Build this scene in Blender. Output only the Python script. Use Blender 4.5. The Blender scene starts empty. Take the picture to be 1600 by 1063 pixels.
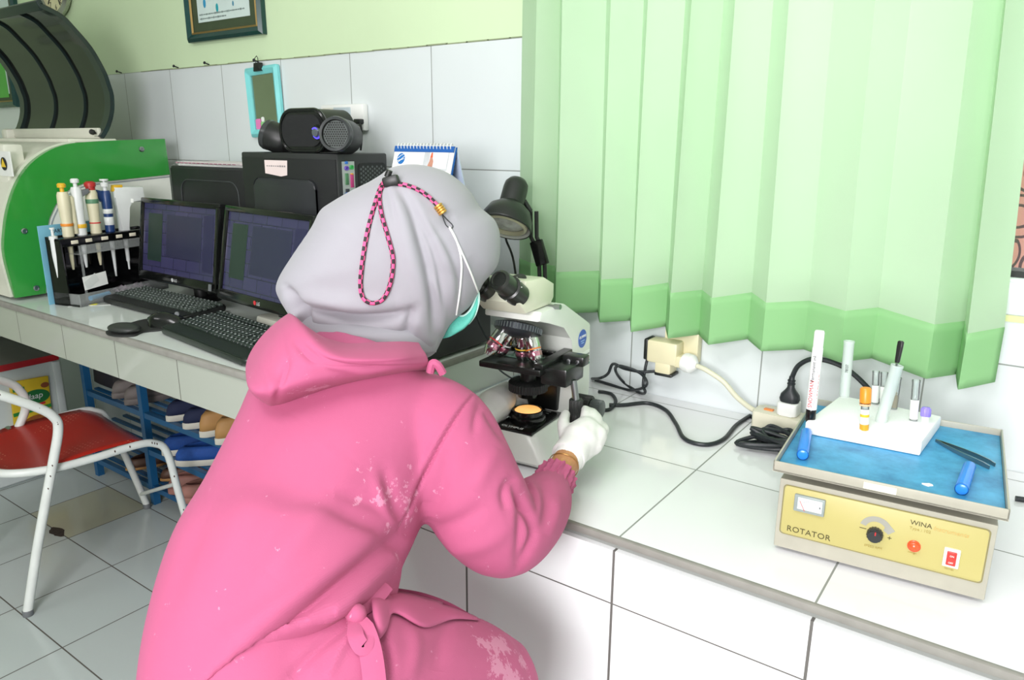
import bpy, bmesh, math, random
import numpy as np
from math import sin, cos, pi, radians, sqrt, atan2
from mathutils import Vector, Matrix, noise

SC = bpy.context.scene
COL = SC.collection
random.seed(7)

# ---------------------------------------------------------------- camera
cam_d = bpy.data.cameras.new('camera')
cam = bpy.data.objects.new('camera', cam_d)
COL.objects.link(cam)
FPX = 1167.9
CR = np.array([[0.81125604, 0.15428351, -0.5639683],
               [0.58466699, -0.20530548, 0.7848657],
               [0.00530606, -0.96646069, -0.25675979]])
CAM = np.array([0.0, 0.0, 1.385])
cam_d.sensor_fit = 'HORIZONTAL'
cam_d.sensor_width = 36.0
cam_d.lens = FPX / 1600 * 36.0
cam_d.clip_start = 0.02
cam_d.clip_end = 60
m = Matrix.Identity(4)
for i in range(3):
    m[i][0] = CR[i, 0]
    m[i][1] = -CR[i, 1]
    m[i][2] = -CR[i, 2]
    m[i][3] = CAM[i]
cam.matrix_world = m
SC.camera = cam

# ---------------------------------------------------------------- world, lights, exposure
w = bpy.data.worlds.new('daylight')
SC.world = w
w.use_nodes = True
bg = w.node_tree.nodes['Background']
bg.inputs[0].default_value = (0.93, 1.0, 0.97, 1)
bg.inputs[1].default_value = 1.6

def area(name, loc, target, sx, sy, power, col=(1, 1, 1)):
    l = bpy.data.lights.new(name, 'AREA')
    l.shape = 'RECTANGLE'
    l.size, l.size_y = sx, sy
    l.energy = power
    l.color = col
    o = bpy.data.objects.new(name, l)
    COL.objects.link(o)
    o.location = loc
    d = Vector(target) - Vector(loc)
    o.rotation_euler = d.to_track_quat('-Z', 'Y').to_euler()
    return o
area('ceiling_light', (-0.5, -0.25, 2.75), (-0.6, 0.9, 0.7), 1.2, 0.8, 24, (1.0, 0.975, 1.0))
area('room_light', (-2.4, -0.9, 2.75), (-2.4, 0.8, 0.9), 1.2, 0.3, 8, (1.0, 0.98, 1.0))
area('bounce_flash', (0.12, -1.4, 1.6), (-0.6, 1.3, 0.8), 1.1, 0.9, 62, (1.0, 0.97, 1.0))

SC.view_settings.view_transform = 'Standard'
SC.view_settings.look = 'None'
SC.view_settings.exposure = 0.36
SC.view_settings.gamma = 1
SC.view_settings.use_curve_mapping = False

# ---------------------------------------------------------------- measuring helpers
def ray(u, v):
    return CR @ np.array([u - 800.0, v - 531.5, FPX])
def Zp(u, v, z):
    r = ray(u, v); return Vector(CAM + r * ((z - CAM[2]) / r[2]))
def Yp(u, v, y):
    r = ray(u, v); return Vector(CAM + r * (y / r[1]))
def Xp(u, v, x):
    r = ray(u, v); return Vector(CAM + r * (x / r[0]))
def Dp(u, v, d):
    r = ray(u, v); return Vector(CAM + r / np.linalg.norm(r) * d)
def proj(P):
    """N x 3 world points -> N x 2 (measuring frame)"""
    c = (np.asarray(P) - CAM) @ CR
    return np.stack([800 + FPX * c[:, 0] / c[:, 2], 531.5 + FPX * c[:, 1] / c[:, 2]], 1)

# ---------------------------------------------------------------- materials
def lin(h):
    if isinstance(h, str):
        h = h.lstrip('#')
        c = [int(h[i:i + 2], 16) / 255 for i in (0, 2, 4)]
    else:
        c = list(h)
    return tuple(x / 12.92 if x <= 0.04045 else ((x + 0.055) / 1.055) ** 2.4 for x in c)

def new_mat(name):
    mt = bpy.data.materials.new(name)
    mt.use_nodes = True
    nt = mt.node_tree
    return mt, nt, nt.nodes['Principled BSDF']

MATS = {}
def mat(name, col, rough=0.5, metal=0.0, var=0.05, scale=18.0, bump=0.0, bscale=120.0, trans=0.0, emit=None, estr=0.0, alpha=1.0, spec=None, coat=0.0, ior=None, sheen=0.0):
    if name in MATS:
        return MATS[name]
    mt, nt, b = new_mat(name)
    N, L = nt.nodes, nt.links
    c = lin(col)
    tc = N.new('ShaderNodeTexCoord')
    nz = N.new('ShaderNodeTexNoise')
    nz.inputs['Scale'].default_value = scale
    nz.inputs['Detail'].default_value = 4
    L.new(tc.outputs['Object'], nz.inputs['Vector'])
    mx = N.new('ShaderNodeMix')
    mx.data_type = 'RGBA'
    mx.inputs[6].default_value = (*[max(0, x * (1 - var * 2)) for x in c], 1)
    mx.inputs[7].default_value = (*[min(1, x * (1 + var * 2)) for x in c], 1)
    L.new(nz.outputs['Fac'], mx.inputs[0])
    L.new(mx.outputs[2], b.inputs['Base Color'])
    b.inputs['Roughness'].default_value = rough
    b.inputs['Metallic'].default_value = metal
    b.inputs['Transmission Weight'].default_value = trans
    b.inputs['Alpha'].default_value = alpha
    if spec is not None: b.inputs['Specular IOR Level'].default_value = spec
    if ior: b.inputs['IOR'].default_value = ior
    if coat: b.inputs['Coat Weight'].default_value = coat
    if sheen: b.inputs['Sheen Weight'].default_value = sheen
    if emit:
        b.inputs['Emission Color'].default_value = (*lin(emit), 1)
        b.inputs['Emission Strength'].default_value = estr
    if bump:
        n2 = N.new('ShaderNodeTexNoise')
        n2.inputs['Scale'].default_value = bscale
        L.new(tc.outputs['Object'], n2.inputs['Vector'])
        bp = N.new('ShaderNodeBump')
        bp.inputs['Strength'].default_value = bump
        bp.inputs['Distance'].default_value = 0.002
        L.new(n2.outputs['Fac'], bp.inputs['Height'])
        L.new(bp.outputs['Normal'], b.inputs['Normal'])
    MATS[name] = mt
    return mt

def mth(nt, op, a, b=None, c=None):
    n = nt.nodes.new('ShaderNodeMath')
    n.operation = op
    for i, x in enumerate((a, b, c)):
        if x is None: continue
        if isinstance(x, (int, float)): n.inputs[i].default_value = x
        else: nt.links.new(x, n.inputs[i])
    return n.outputs[0]

def tile_mat(name, col, grout, ax, pitch, origin, width, rough=0.12, var=0.03, tint=None, above=None, dirt=None):
    """glazed tiles: ax = two axis indices, pitch/origin/joint width per axis; above = (z, colour) painted wall over the tiles;
    tint = (col, (i, j)) one odd replaced tile"""
    mt, nt, b = new_mat(name)
    N, L = nt.nodes, nt.links
    tc = N.new('ShaderNodeTexCoord')
    sx = N.new('ShaderNodeSeparateXYZ')
    L.new(tc.outputs['Object'], sx.inputs[0])
    masks, cells = [], []
    for k in range(2):
        if pitch[k] is None: continue
        t = mth(nt, 'DIVIDE', mth(nt, 'SUBTRACT', sx.outputs[ax[k]], origin[k]), pitch[k])
        fr = mth(nt, 'ABSOLUTE', mth(nt, 'SUBTRACT', mth(nt, 'FRACT', mth(nt, 'ADD', t, 0.5)), 0.5))
        masks.append(mth(nt, 'LESS_THAN', fr, width[k] / pitch[k] / 2))
        cells.append(mth(nt, 'FLOOR', t))
    g = masks[0] if len(masks) == 1 else mth(nt, 'MAXIMUM', masks[0], masks[1])
    cid = cells[0] if len(cells) == 1 else mth(nt, 'ADD', cells[0], mth(nt, 'MULTIPLY', cells[1], 17.13))
    wn = N.new('ShaderNodeTexWhiteNoise')
    wn.noise_dimensions = '1D'
    L.new(cid, wn.inputs['W'])
    nz = N.new('ShaderNodeTexNoise')
    nz.inputs['Scale'].default_value = 3.0
    nz.inputs['Detail'].default_value = 5
    L.new(tc.outputs['Object'], nz.inputs['Vector'])
    fac = mth(nt, 'ADD', mth(nt, 'MULTIPLY', wn.outputs['Value'], 0.5), mth(nt, 'MULTIPLY', nz.outputs['Fac'], 0.5))
    c = lin(col)
    mx = N.new('ShaderNodeMix'); mx.data_type = 'RGBA'
    mx.inputs[6].default_value = (*[x * (1 - var * 2) for x in c], 1)
    mx.inputs[7].default_value = (*[min(1, x * (1 + var * 2)) for x in c], 1)
    L.new(fac, mx.inputs[0])
    base = mx.outputs[2]
    if tint:
        tcol, (i, j) = tint
        hit = mth(nt, 'MULTIPLY', mth(nt, 'COMPARE', cells[0], float(i), 0.1), mth(nt, 'COMPARE', cells[1], float(j), 0.1))
        m2 = N.new('ShaderNodeMix'); m2.data_type = 'RGBA'
        L.new(hit, m2.inputs[0]); L.new(base, m2.inputs[6]); m2.inputs[7].default_value = (*lin(tcol), 1)
        base = m2.outputs[2]
    m3 = N.new('ShaderNodeMix'); m3.data_type = 'RGBA'
    L.new(g, m3.inputs[0]); L.new(base, m3.inputs[6]); m3.inputs[7].default_value = (*lin(grout), 1)
    out = m3.outputs[2]
    ro = mth(nt, 'ADD', mth(nt, 'MULTIPLY', g, 0.6), rough)
    if above:
        hi = mth(nt, 'GREATER_THAN', sx.outputs[2], above[0])
        n2 = N.new('ShaderNodeTexNoise'); n2.inputs['Scale'].default_value = 2.2; n2.inputs['Detail'].default_value = 6
        L.new(tc.outputs['Object'], n2.inputs['Vector'])
        ca = lin(above[1])
        mp = N.new('ShaderNodeMix'); mp.data_type = 'RGBA'
        mp.inputs[6].default_value = (*[x * .95 for x in ca], 1); mp.inputs[7].default_value = (*[min(1, x * 1.05) for x in ca], 1)
        L.new(n2.outputs['Fac'], mp.inputs[0])
        m4 = N.new('ShaderNodeMix'); m4.data_type = 'RGBA'
        L.new(hi, m4.inputs[0]); L.new(out, m4.inputs[6]); L.new(mp.outputs[2], m4.inputs[7])
        out = m4.outputs[2]
        ro = mth(nt, 'MAXIMUM', ro, mth(nt, 'MULTIPLY', hi, 0.7))
    L.new(out, b.inputs['Base Color'])
    L.new(ro, b.inputs['Roughness'])
    bp = N.new('ShaderNodeBump'); bp.inputs['Strength'].default_value = 0.4; bp.inputs['Distance'].default_value = 0.001
    L.new(mth(nt, 'SUBTRACT', 1.0, g), bp.inputs['Height'])
    L.new(bp.outputs['Normal'], b.inputs['Normal'])
    MATS[name] = mt
    return mt

# ---------------------------------------------------------------- mesh helpers
class MB:
    """collects shapes into one mesh"""
    def __init__(s):
        s.bm = bmesh.new()
    def _add(s, vs, fs, M=None, smooth=True):
        M = M or Matrix.Identity(4)
        bv = [s.bm.verts.new(M @ Vector(v)) for v in vs]
        for f in fs:
            try:
                fc = s.bm.faces.new([bv[i] for i in f]); fc.smooth = smooth
            except ValueError:
                pass
        return s
    def box(s, c, size, rot=None, bev=0.0, seg=2, M=None):
        b = bmesh.new()
        bmesh.ops.create_cube(b, size=1)
        for v in b.verts:
            v.co = Vector((v.co.x * size[0], v.co.y * size[1], v.co.z * size[2]))
        if bev > 0:
            bev = min(bev, min(size) * 0.49)
            bmesh.ops.bevel(b, geom=b.edges[:], offset=bev, segments=seg, affect='EDGES', profile=0.5)
        T = Matrix.Translation(c)
        if rot is not None:
            T = T @ (rot.to_4x4() if isinstance(rot, Matrix) else Matrix.Rotation(rot[2], 4, 'Z') @ Matrix.Rotation(rot[1], 4, 'Y') @ Matrix.Rotation(rot[0], 4, 'X'))
        if M is not None: T = M @ T
        b.verts.ensure_lookup_table(); b.verts.index_update()
        s._add([v.co.copy() for v in b.verts], [[v.index for v in f.verts] for f in b.faces], T, smooth=False)
        b.free()
        return s
    def tube(s, pts, r, n=10, closed=False, cap=True, M=None):
        pts = [Vector(p) for p in pts]
        k = len(pts)
        rs = r if isinstance(r, (list, tuple)) else [r] * k
        up = None
        vs, fs = [], []
        for i, p in enumerate(pts):
            if closed: t = pts[(i + 1) % k] - pts[i - 1]
            else: t = pts[min(i + 1, k - 1)] - pts[max(i - 1, 0)]
            if t.length < 1e-9: t = Vector((0, 0, 1))
            t.normalize()
            if up is None:
                a = Vector((0, 0, 1)) if abs(t.z) < 0.9 else Vector((1, 0, 0))
                up = (a - t * a.dot(t)).normalized()
            else:
                up = up - t * up.dot(t)
                up = up.normalized() if up.length > 1e-6 else t.orthogonal().normalized()
            sd = t.cross(up)
            for j in range(n):
                a = 2 * pi * j / n
                vs.append(p + (up * cos(a) + sd * sin(a)) * rs[i])
        for i in range(k if closed else k - 1):
            for j in range(n):
                a, b2 = i * n + j, i * n + (j + 1) % n
                c, d = ((i + 1) % k) * n + (j + 1) % n, ((i + 1) % k) * n + j
                fs.append([a, b2, c, d])
        if cap and not closed:
            fs.append(list(range(n))[::-1]); fs.append([(k - 1) * n + j for j in range(n)])
        return s._add(vs, fs, M)
    def cyl(s, p0, p1, r0, r1=None, n=24, M=None):
        return s.tube([p0, p1], [r0, r0 if r1 is None else r1], n=n, M=M)
    def lathe(s, prof, origin=(0, 0, 0), axis=(0, 0, 1), n=28, M=None, caps=True):
        """prof: list of (r, h) along axis"""
        ax = Vector(axis).normalized()
        a = Vector((1, 0, 0)) if abs(ax.x) < 0.9 else Vector((0, 1, 0))
        e1 = (a - ax * a.dot(ax)).normalized(); e2 = ax.cross(e1)
        o = Vector(origin)
        vs, fs = [], []
        for r, h in prof:
            for j in range(n):
                t = 2 * pi * j / n
                vs.append(o + ax * h + (e1 * cos(t) + e2 * sin(t)) * max(r, 1e-5))
        for i in range(len(prof) - 1):
            for j in range(n):
                fs.append([i * n + j, i * n + (j + 1) % n, (i + 1) * n + (j + 1) % n, (i + 1) * n + j])
        if caps:
            fs.append(list(range(n))[::-1]); fs.append([(len(prof) - 1) * n + j for j in range(n)])
        return s._add(vs, fs, M)
    def prism(s, outline, d0, d1, frame, bev=0.0, M=None):
        """outline: 2D points; frame = (origin, ex, ey); extruded along ex x ey from d0 to d1"""
        o, ex, ey = [Vector(x) for x in frame]
        ez = ex.cross(ey).normalized()
        k = len(outline)
        ar = sum(outline[i][0] * outline[(i + 1) % k][1] - outline[(i + 1) % k][0] * outline[i][1] for i in range(k))
        if ar < 0: outline = outline[::-1]
        b = bmesh.new()
        v0 = [b.verts.new(o + ex * x + ey * y + ez * d0) for x, y in outline]
        v1 = [b.verts.new(o + ex * x + ey * y + ez * d1) for x, y in outline]
        f0 = b.faces.new(v0[::-1]); f1 = b.faces.new(v1)
        for i in range(k):
            b.faces.new([v0[i], v0[(i + 1) % k], v1[(i + 1) % k], v1[i]])
        if bev > 0:
            bmesh.ops.bevel(b, geom=list({e for f in (f0, f1) for e in f.edges}), offset=bev, segments=2, affect='EDGES', profile=0.5)
        b.verts.index_update()
        s._add([v.co.copy() for v in b.verts], [[v.index for v in f.verts] for f in b.faces], M, smooth=False)
        b.free()
        return s
    def loft(s, rings, caps=True, closed=True, M=None):
        n = len(rings[0])
        vs = [Vector(p) for r in rings for p in r]
        fs = []
        for i in range(len(rings) - 1):
            for j in range(n if closed else n - 1):
                fs.append([i * n + j, i * n + (j + 1) % n, (i + 1) * n + (j + 1) % n, (i + 1) * n + j])
        if caps and closed:
            fs.append(list(range(n))[::-1]); fs.append([(len(rings) - 1) * n + j for j in range(n)])
        return s._add(vs, fs, M)
    def grid(s, P, M=None):
        h, w_ = len(P), len(P[0])
        return s._add([p for r in P for p in r], [[i * w_ + j, i * w_ + j + 1, (i + 1) * w_ + j + 1, (i + 1) * w_ + j] for i in range(h - 1) for j in range(w_ - 1)], M)
    def ball(s, c, r, sub=2, M=None):
        b = bmesh.new()
        bmesh.ops.create_icosphere(b, subdivisions=sub, radius=1)
        rr = r if isinstance(r, (tuple, list)) else (r, r, r)
        b.verts.index_update()
        s._add([Vector((v.co.x * rr[0], v.co.y * rr[1], v.co.z * rr[2])) + Vector(c) for v in b.verts], [[v.index for v in f.verts] for f in b.faces], M)
        b.free()
        return s
    def mesh(s, name):
        bmesh.ops.recalc_face_normals(s.bm, faces=s.bm.faces[:])
        me = bpy.data.meshes.new(name)
        s.bm.to_mesh(me); s.bm.free()
        return me
    def build(s, name, material, parent=None, sharp=40):
        me = s.mesh(name)
        return link_mesh(name, me, material, parent, sharp)

def link_mesh(name, me, material, parent=None, sharp=40):
    for mm in (material if isinstance(material, (list, tuple)) else [material]):
        me.materials.append(mm)
    if sharp is not None:
        me.polygons.foreach_set('use_smooth', [True] * len(me.polygons))
        me.set_sharp_from_angle(angle=radians(sharp))
    o = bpy.data.objects.new(name, me)
    COL.objects.link(o)
    if parent is not None: o.parent = parent
    return o

def tag(o, label=None, cat=None, group=None, kind=None):
    if label: o['label'] = label
    if cat: o['category'] = cat
    if group: o['group'] = group
    if kind: o['kind'] = kind
    return o
def thing(name, label, cat, loc=(0, 0, 0), rz=0.0, group=None, rot=None):
    o = bpy.data.objects.new(name, None)
    o.empty_display_size = 0.05
    COL.objects.link(o)
    o.location = loc
    o.rotation_euler = rot if rot is not None else (0, 0, rz)
    return tag(o, label, cat, group)
def struct(name, mb, material, sharp=40):
    o = mb.build(name, material, None, sharp)
    o['kind'] = 'structure'
    return o

def spline(pts, n=8, closed=False):
    """Catmull-Rom through the points"""
    P = [Vector(p) for p in pts]
    k = len(P)
    out = []
    segs = k if closed else k - 1
    for i in range(segs):
        if closed: p0, p1, p2, p3 = P[i - 1], P[i], P[(i + 1) % k], P[(i + 2) % k]
        else: p0, p1, p2, p3 = P[max(i - 1, 0)], P[i], P[i + 1], P[min(i + 2, k - 1)]
        for j in range(n):
            t = j / n
            out.append(0.5 * ((2 * p1) + (p2 - p0) * t + (2 * p0 - 5 * p1 + 4 * p2 - p3) * t * t + (3 * p1 - p0 - 3 * p2 + p3) * t ** 3))
    if not closed: out.append(P[-1])
    return out
def rrect(w_, h, r, n=5, cx=0, cy=0):
    pts = []
    for (sx, sy, a0) in ((1, 1, 0), (-1, 1, 90), (-1, -1, 180), (1, -1, 270)):
        for j in range(n + 1):
            a = radians(a0 + 90 * j / n)
            pts.append((cx + sx * (w_ / 2 - r) + r * cos(a), cy + sy * (h / 2 - r) + r * sin(a)))
    return pts
def text(name, body, size, material, parent, M, extrude=0.0002, align='LEFT', space=1.0, shear=0.0):
    cu = bpy.data.curves.new(name, 'FONT')
    cu.body = body; cu.size = size; cu.extrude = extrude; cu.align_x = align; cu.space_character = space; cu.shear = shear
    cu.resolution_u = 3
    tmp = bpy.data.objects.new(name, cu)
    COL.objects.link(tmp)
    dg = bpy.context.evaluated_depsgraph_get()
    me = bpy.data.meshes.new_from_object(tmp.evaluated_get(dg))
    bpy.data.objects.remove(tmp); bpy.data.curves.remove(cu)
    me.transform(M)
    return link_mesh(name, me, material, parent, None)
def frame_M(o, ex, ey):
    ex = Vector(ex).normalized(); ez = ex.cross(Vector(ey)).normalized(); ey = ez.cross(ex)
    M = Matrix.Identity(4)
    for i in range(3):
        M[i][0], M[i][1], M[i][2], M[i][3] = ex[i], ey[i], ez[i], o[i]
    return M
def evaluated(o):
    dg = bpy.context.evaluated_depsgraph_get()
    dg.update()
    return bpy.data.meshes.new_from_object(o.evaluated_get(dg))
def remesh(mb, voxel, smooth=6, sub=0):
    """union of closed shapes as one continuous skin"""
    me = mb.mesh('tmp')
    o = bpy.data.objects.new('tmp', me)
    COL.objects.link(o)
    r = o.modifiers.new('r', 'REMESH'); r.mode = 'VOXEL'; r.voxel_size = voxel
    if smooth:
        sm = o.modifiers.new('s', 'SMOOTH'); sm.factor = 0.5; sm.iterations = smooth
    if sub:
        ss = o.modifiers.new('ss', 'SUBSURF'); ss.levels = sub; ss.render_levels = sub
    out = evaluated(o)
    bpy.data.objects.remove(o); bpy.data.meshes.remove(me)
    return out
def copy_tree(o, parent=None):
    c = o.copy(); COL.objects.link(c)
    if parent is not None: c.parent = parent
    for ch in o.children: copy_tree(ch, c)
    return c
# ================================================================ the setting
WALL = 1.636
CT = 0.779      # low counter top
LT = 0.885      # high counter top
M_wall = tile_mat('wall_tiles_and_paint', '#dae1e1', '#8f9490', (0, 2), (0.3227, 0.3265), (-0.485, 1.637), (0.003, 0.003), rough=0.16, above=(1.637, '#cde2ba'))
M_paint = mat('lime_wall_paint', '#cde2ba', 0.75, scale=2)
M_ceil = mat('white_ceiling_paint', '#f0f0ec', 0.85, scale=2)
M_floor = tile_mat('floor_tiles', '#bcc6c3', '#5a5650', (0, 1), (0.307, 0.2945), (-2.388, 0.7335), (0.004, 0.004), rough=0.14, var=0.02, tint=('#b3b49e', (-2, 1)))
M_ctop = tile_mat('counter_top_tiles', '#e7e8ea', '#8d918c', (0, 1), (0.299, 0.311), (-0.4825, 0.967), (0.003, 0.003), rough=0.1, var=0.015)
M_cfront = tile_mat('counter_front_tiles', '#eef1f1', '#65635f', (0, 2), (0.303, 0.303), (-0.486, 0.662), (0.0045, 0.0025), rough=0.12, var=0.015)
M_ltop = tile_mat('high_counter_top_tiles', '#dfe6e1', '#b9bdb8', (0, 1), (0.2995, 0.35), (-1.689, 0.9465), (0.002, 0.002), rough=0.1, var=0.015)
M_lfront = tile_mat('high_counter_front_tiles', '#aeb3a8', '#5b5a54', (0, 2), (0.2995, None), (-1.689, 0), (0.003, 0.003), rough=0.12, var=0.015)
M_lend = tile_mat('high_counter_end_tiles', '#d5dad4', '#7a7a72', (1, 2), (0.30, None), (1.25, 0), (0.003, 0.003), rough=0.12, var=0.015)
M_trim = mat('cement_edge_strip', '#8b8a83', 0.8, var=0.12, scale=30, bump=0.3)
M_alu = mat('white_aluminium', '#e4ecea', 0.35)
M_rubber = mat('black_gasket', '#1d211f', 0.6)

struct('floor', MB().box((-1.5, -0.45, -0.05), (7.2, 4.3, 0.1)), M_floor)
struct('ceiling', MB().box((-1.5, -0.45, 2.85), (7.2, 4.3, 0.1)), M_ceil)
WX0, WX1, WZ0, WZ1 = -1.0, 1.0, 1.09, 2.35
mb = MB()
for (x0, x1, z0, z1) in ((-5.0, WX0, 0, 2.8), (WX1, 2.0, 0, 2.8), (WX0, WX1, 0, WZ0), (WX0, WX1, WZ1, 2.8)):
    mb.box(((x0 + x1) / 2, WALL + 0.075, (z0 + z1) / 2), (x1 - x0, 0.15, z1 - z0))
struct('wall_back', mb, M_wall)
struct('wall_left', MB().box((-5.05, -0.45, 1.4), (0.1, 4.2, 2.8)), M_paint)
struct('wall_right', MB().box((2.05, -0.45, 1.4), (0.1, 4.2, 2.8)), M_ceil)
struct('wall_front', MB().box((-1.5, -2.55, 1.4), (7.2, 0.1, 2.8)), M_ceil)
# a slightly proud panel of wall left of the curtain, and the ribbed plaster line over the tiles
struct('trim_1', MB().box((-1.29, WALL - 0.0015, 1.25), (0.30, 0.004, 0.77)), M_wall)
mb = MB()
for k in range(26):
    x = -2.9 + k * 0.07
    mb.box((x, WALL - 0.001, 1.6375 + random.uniform(-.001, .001)), (0.075, 0.004, random.uniform(.002, .004)))
struct('trim_2', mb, mat('grey_green_grout_line', '#8f9a78', 0.8))

# window: white frame, gasket, sliding glass
win = MB()
fy = WALL + 0.06
for (x0, x1, z0, z1) in ((WX0, WX1, WZ0, WZ0 + 0.055), (WX0, WX1, WZ1 - 0.05, WZ1), (WX0, WX0 + 0.05, WZ0, WZ1), (WX1 - 0.05, WX1, WZ0, WZ1), (-0.4, -0.36, WZ0, WZ1), (0.3, 0.34, WZ0, WZ1)):
    win.box(((x0 + x1) / 2, fy, (z0 + z1) / 2), (x1 - x0, 0.09, z1 - z0), bev=0.004)
win.box(((WX0 + WX1) / 2, WALL - 0.001, WZ0 + 0.02), (WX1 - WX0 + 0.04, 0.006, 0.06), bev=0.003)
wf = struct('window_1', win, M_alu)
g = MB().box(((WX0 + WX1) / 2, fy - 0.005, WZ0 + 0.061), (WX1 - WX0 - 0.1, 0.05, 0.012)).build('gasket', M_rubber, wf)
mt, nt, b = new_mat('window_glass')
tr = nt.nodes.new('ShaderNodeBsdfTransparent'); gl = nt.nodes.new('ShaderNodeBsdfGlossy'); ms = nt.nodes.new('ShaderNodeMixShader')
gl.inputs['Roughness'].default_value = 0.02; ms.inputs[0].default_value = 0.06
tr.inputs[0].default_value = (.96, .98, .97, 1)
nt.links.new(tr.outputs[0], ms.inputs[1]); nt.links.new(gl.outputs[0], ms.inputs[2]); nt.links.new(ms.outputs[0], nt.nodes['Material Output'].inputs[0])
M_pane = mt
MB().box(((WX0 + WX1) / 2, fy, (WZ0 + WZ1) / 2), (WX1 - WX0 - 0.1, 0.005, WZ1 - WZ0 - 0.1)).build('pane', M_pane, wf)
struct('trim_3', MB().box((0.0, WALL - 0.001, 1.073), (2.1, 0.004, 0.012)), mat('lime_sill_line', '#dfe3a6', 0.7))

# outdoors: green painted porch wall with a rail, seen through the glass right of the curtain
ow = MB().box((0.3, 2.75, 0.62), (3.2, 0.08, 1.5))
struct('outside_wall', ow, mat('deep_green_paint', '#2f7a3c', 0.6))
struct('outside_rail', MB().box((0.3, 2.71, 1.395), (3.2, 0.16, 0.05), bev=0.006), mat('olive_green_paint', '#9fc07a', 0.6))

# cloth hanging outside
mt, nt, b = new_mat('pink_batik_cloth')
N, L = nt.nodes, nt.links
tc = N.new('ShaderNodeTexCoord'); vo = N.new('ShaderNodeTexVoronoi'); vo.inputs['Scale'].default_value = 9
L.new(tc.outputs['Object'], vo.inputs['Vector'])
wv = mth(nt, 'SINE', mth(nt, 'MULTIPLY', vo.outputs['Distance'], 26.0))
cr = N.new('ShaderNodeValToRGB'); cr.color_ramp.elements[0].position = .55; cr.color_ramp.elements[0].color = (*lin('#e39b92'), 1); cr.color_ramp.elements[1].position = .75; cr.color_ramp.elements[1].color = (*lin('#5a3a44'), 1)
L.new(wv, cr.inputs[0]); L.new(cr.outputs[0], b.inputs['Base Color']); b.inputs['Roughness'].default_value = .8
oc = MB().grid([[Vector((-.125 + .03 * i / 8 + .5 * j / 24, 2.6 + .02 * sin(j * 1.1), 1.0 + .45 * i / 8)) for j in range(25)] for i in range(9)])
oco = oc.build('hanging_cloth', mt); s_ = oco.modifiers.new('solid', 'SOLIDIFY'); s_.thickness = .003
tag(oco, 'pink cloth with dark curl pattern outside the window, right of the curtain', 'cloth')
rnd = random.Random(6)
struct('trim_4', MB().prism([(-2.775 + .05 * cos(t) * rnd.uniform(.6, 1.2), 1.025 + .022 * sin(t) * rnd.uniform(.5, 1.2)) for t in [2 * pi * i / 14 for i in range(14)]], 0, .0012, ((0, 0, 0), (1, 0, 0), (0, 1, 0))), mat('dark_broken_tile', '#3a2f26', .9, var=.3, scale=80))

# ---------------------------------------------------------------- counters
c1 = thing('tiled_counter', 'low white tiled counter carrying the microscope and the yellow-fronted machine', 'counter', (0.45, 1.3, 0))
def child_at(o, parent):
    o.parent = parent
    o.matrix_parent_inverse = parent.matrix_world.inverted() if False else Matrix.Translation(-Vector(parent.location))
    return o
child_at(MB().box((0.399, (0.967 + WALL) / 2 - 0.001, CT - 0.012), (3.0, WALL - 0.970, 0.024)).build('countertop', M_ctop), c1)
child_at(MB().box((0.399, 0.972, 0.3785), (3.0, 0.03, 0.757)).build('front_panel', M_cfront), c1)
child_at(MB().box((-1.086, 1.31, 0.3785), (0.03, 0.64, 0.757)).build('end_panel', M_cfront), c1)
child_at(MB().box((0.399, 0.9655, CT - 0.0065), (3.0, 0.012, 0.013), bev=0.003).build('edge_strip', M_trim), c1)
c2 = thing('tiled_counter', 'higher white tiled counter carrying the computers, open underneath', 'counter', (-3.0, 1.3, 0))
child_at(MB().box((-3.053, (0.946 + WALL) / 2 - 0.001, 0.835), (3.884, WALL - 0.952, 0.1 - 0.0005)).build('countertop', M_ltop), c2)
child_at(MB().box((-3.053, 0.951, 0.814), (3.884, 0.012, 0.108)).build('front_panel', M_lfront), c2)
child_at(MB().box((-3.053, 0.9455, LT - 0.0095), (3.884, 0.015, 0.0185), bev=0.004).build('edge_strip', M_trim), c2)
child_at(MB().box((-1.1105, 1.289, 0.8245), (0.005, 0.686, 0.09)).build('end_panel', M_lend), c2)
child_at(MB().box((-1.1105, 1.289, LT - 0.008), (0.010, 0.686, 0.016), bev=0.003).build('end_strip', M_trim), c2)
child_at(MB().box((-4.4, 1.33, 0.39), (0.12, 0.6, 0.78)).build('pier', M_lend), c2)

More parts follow.
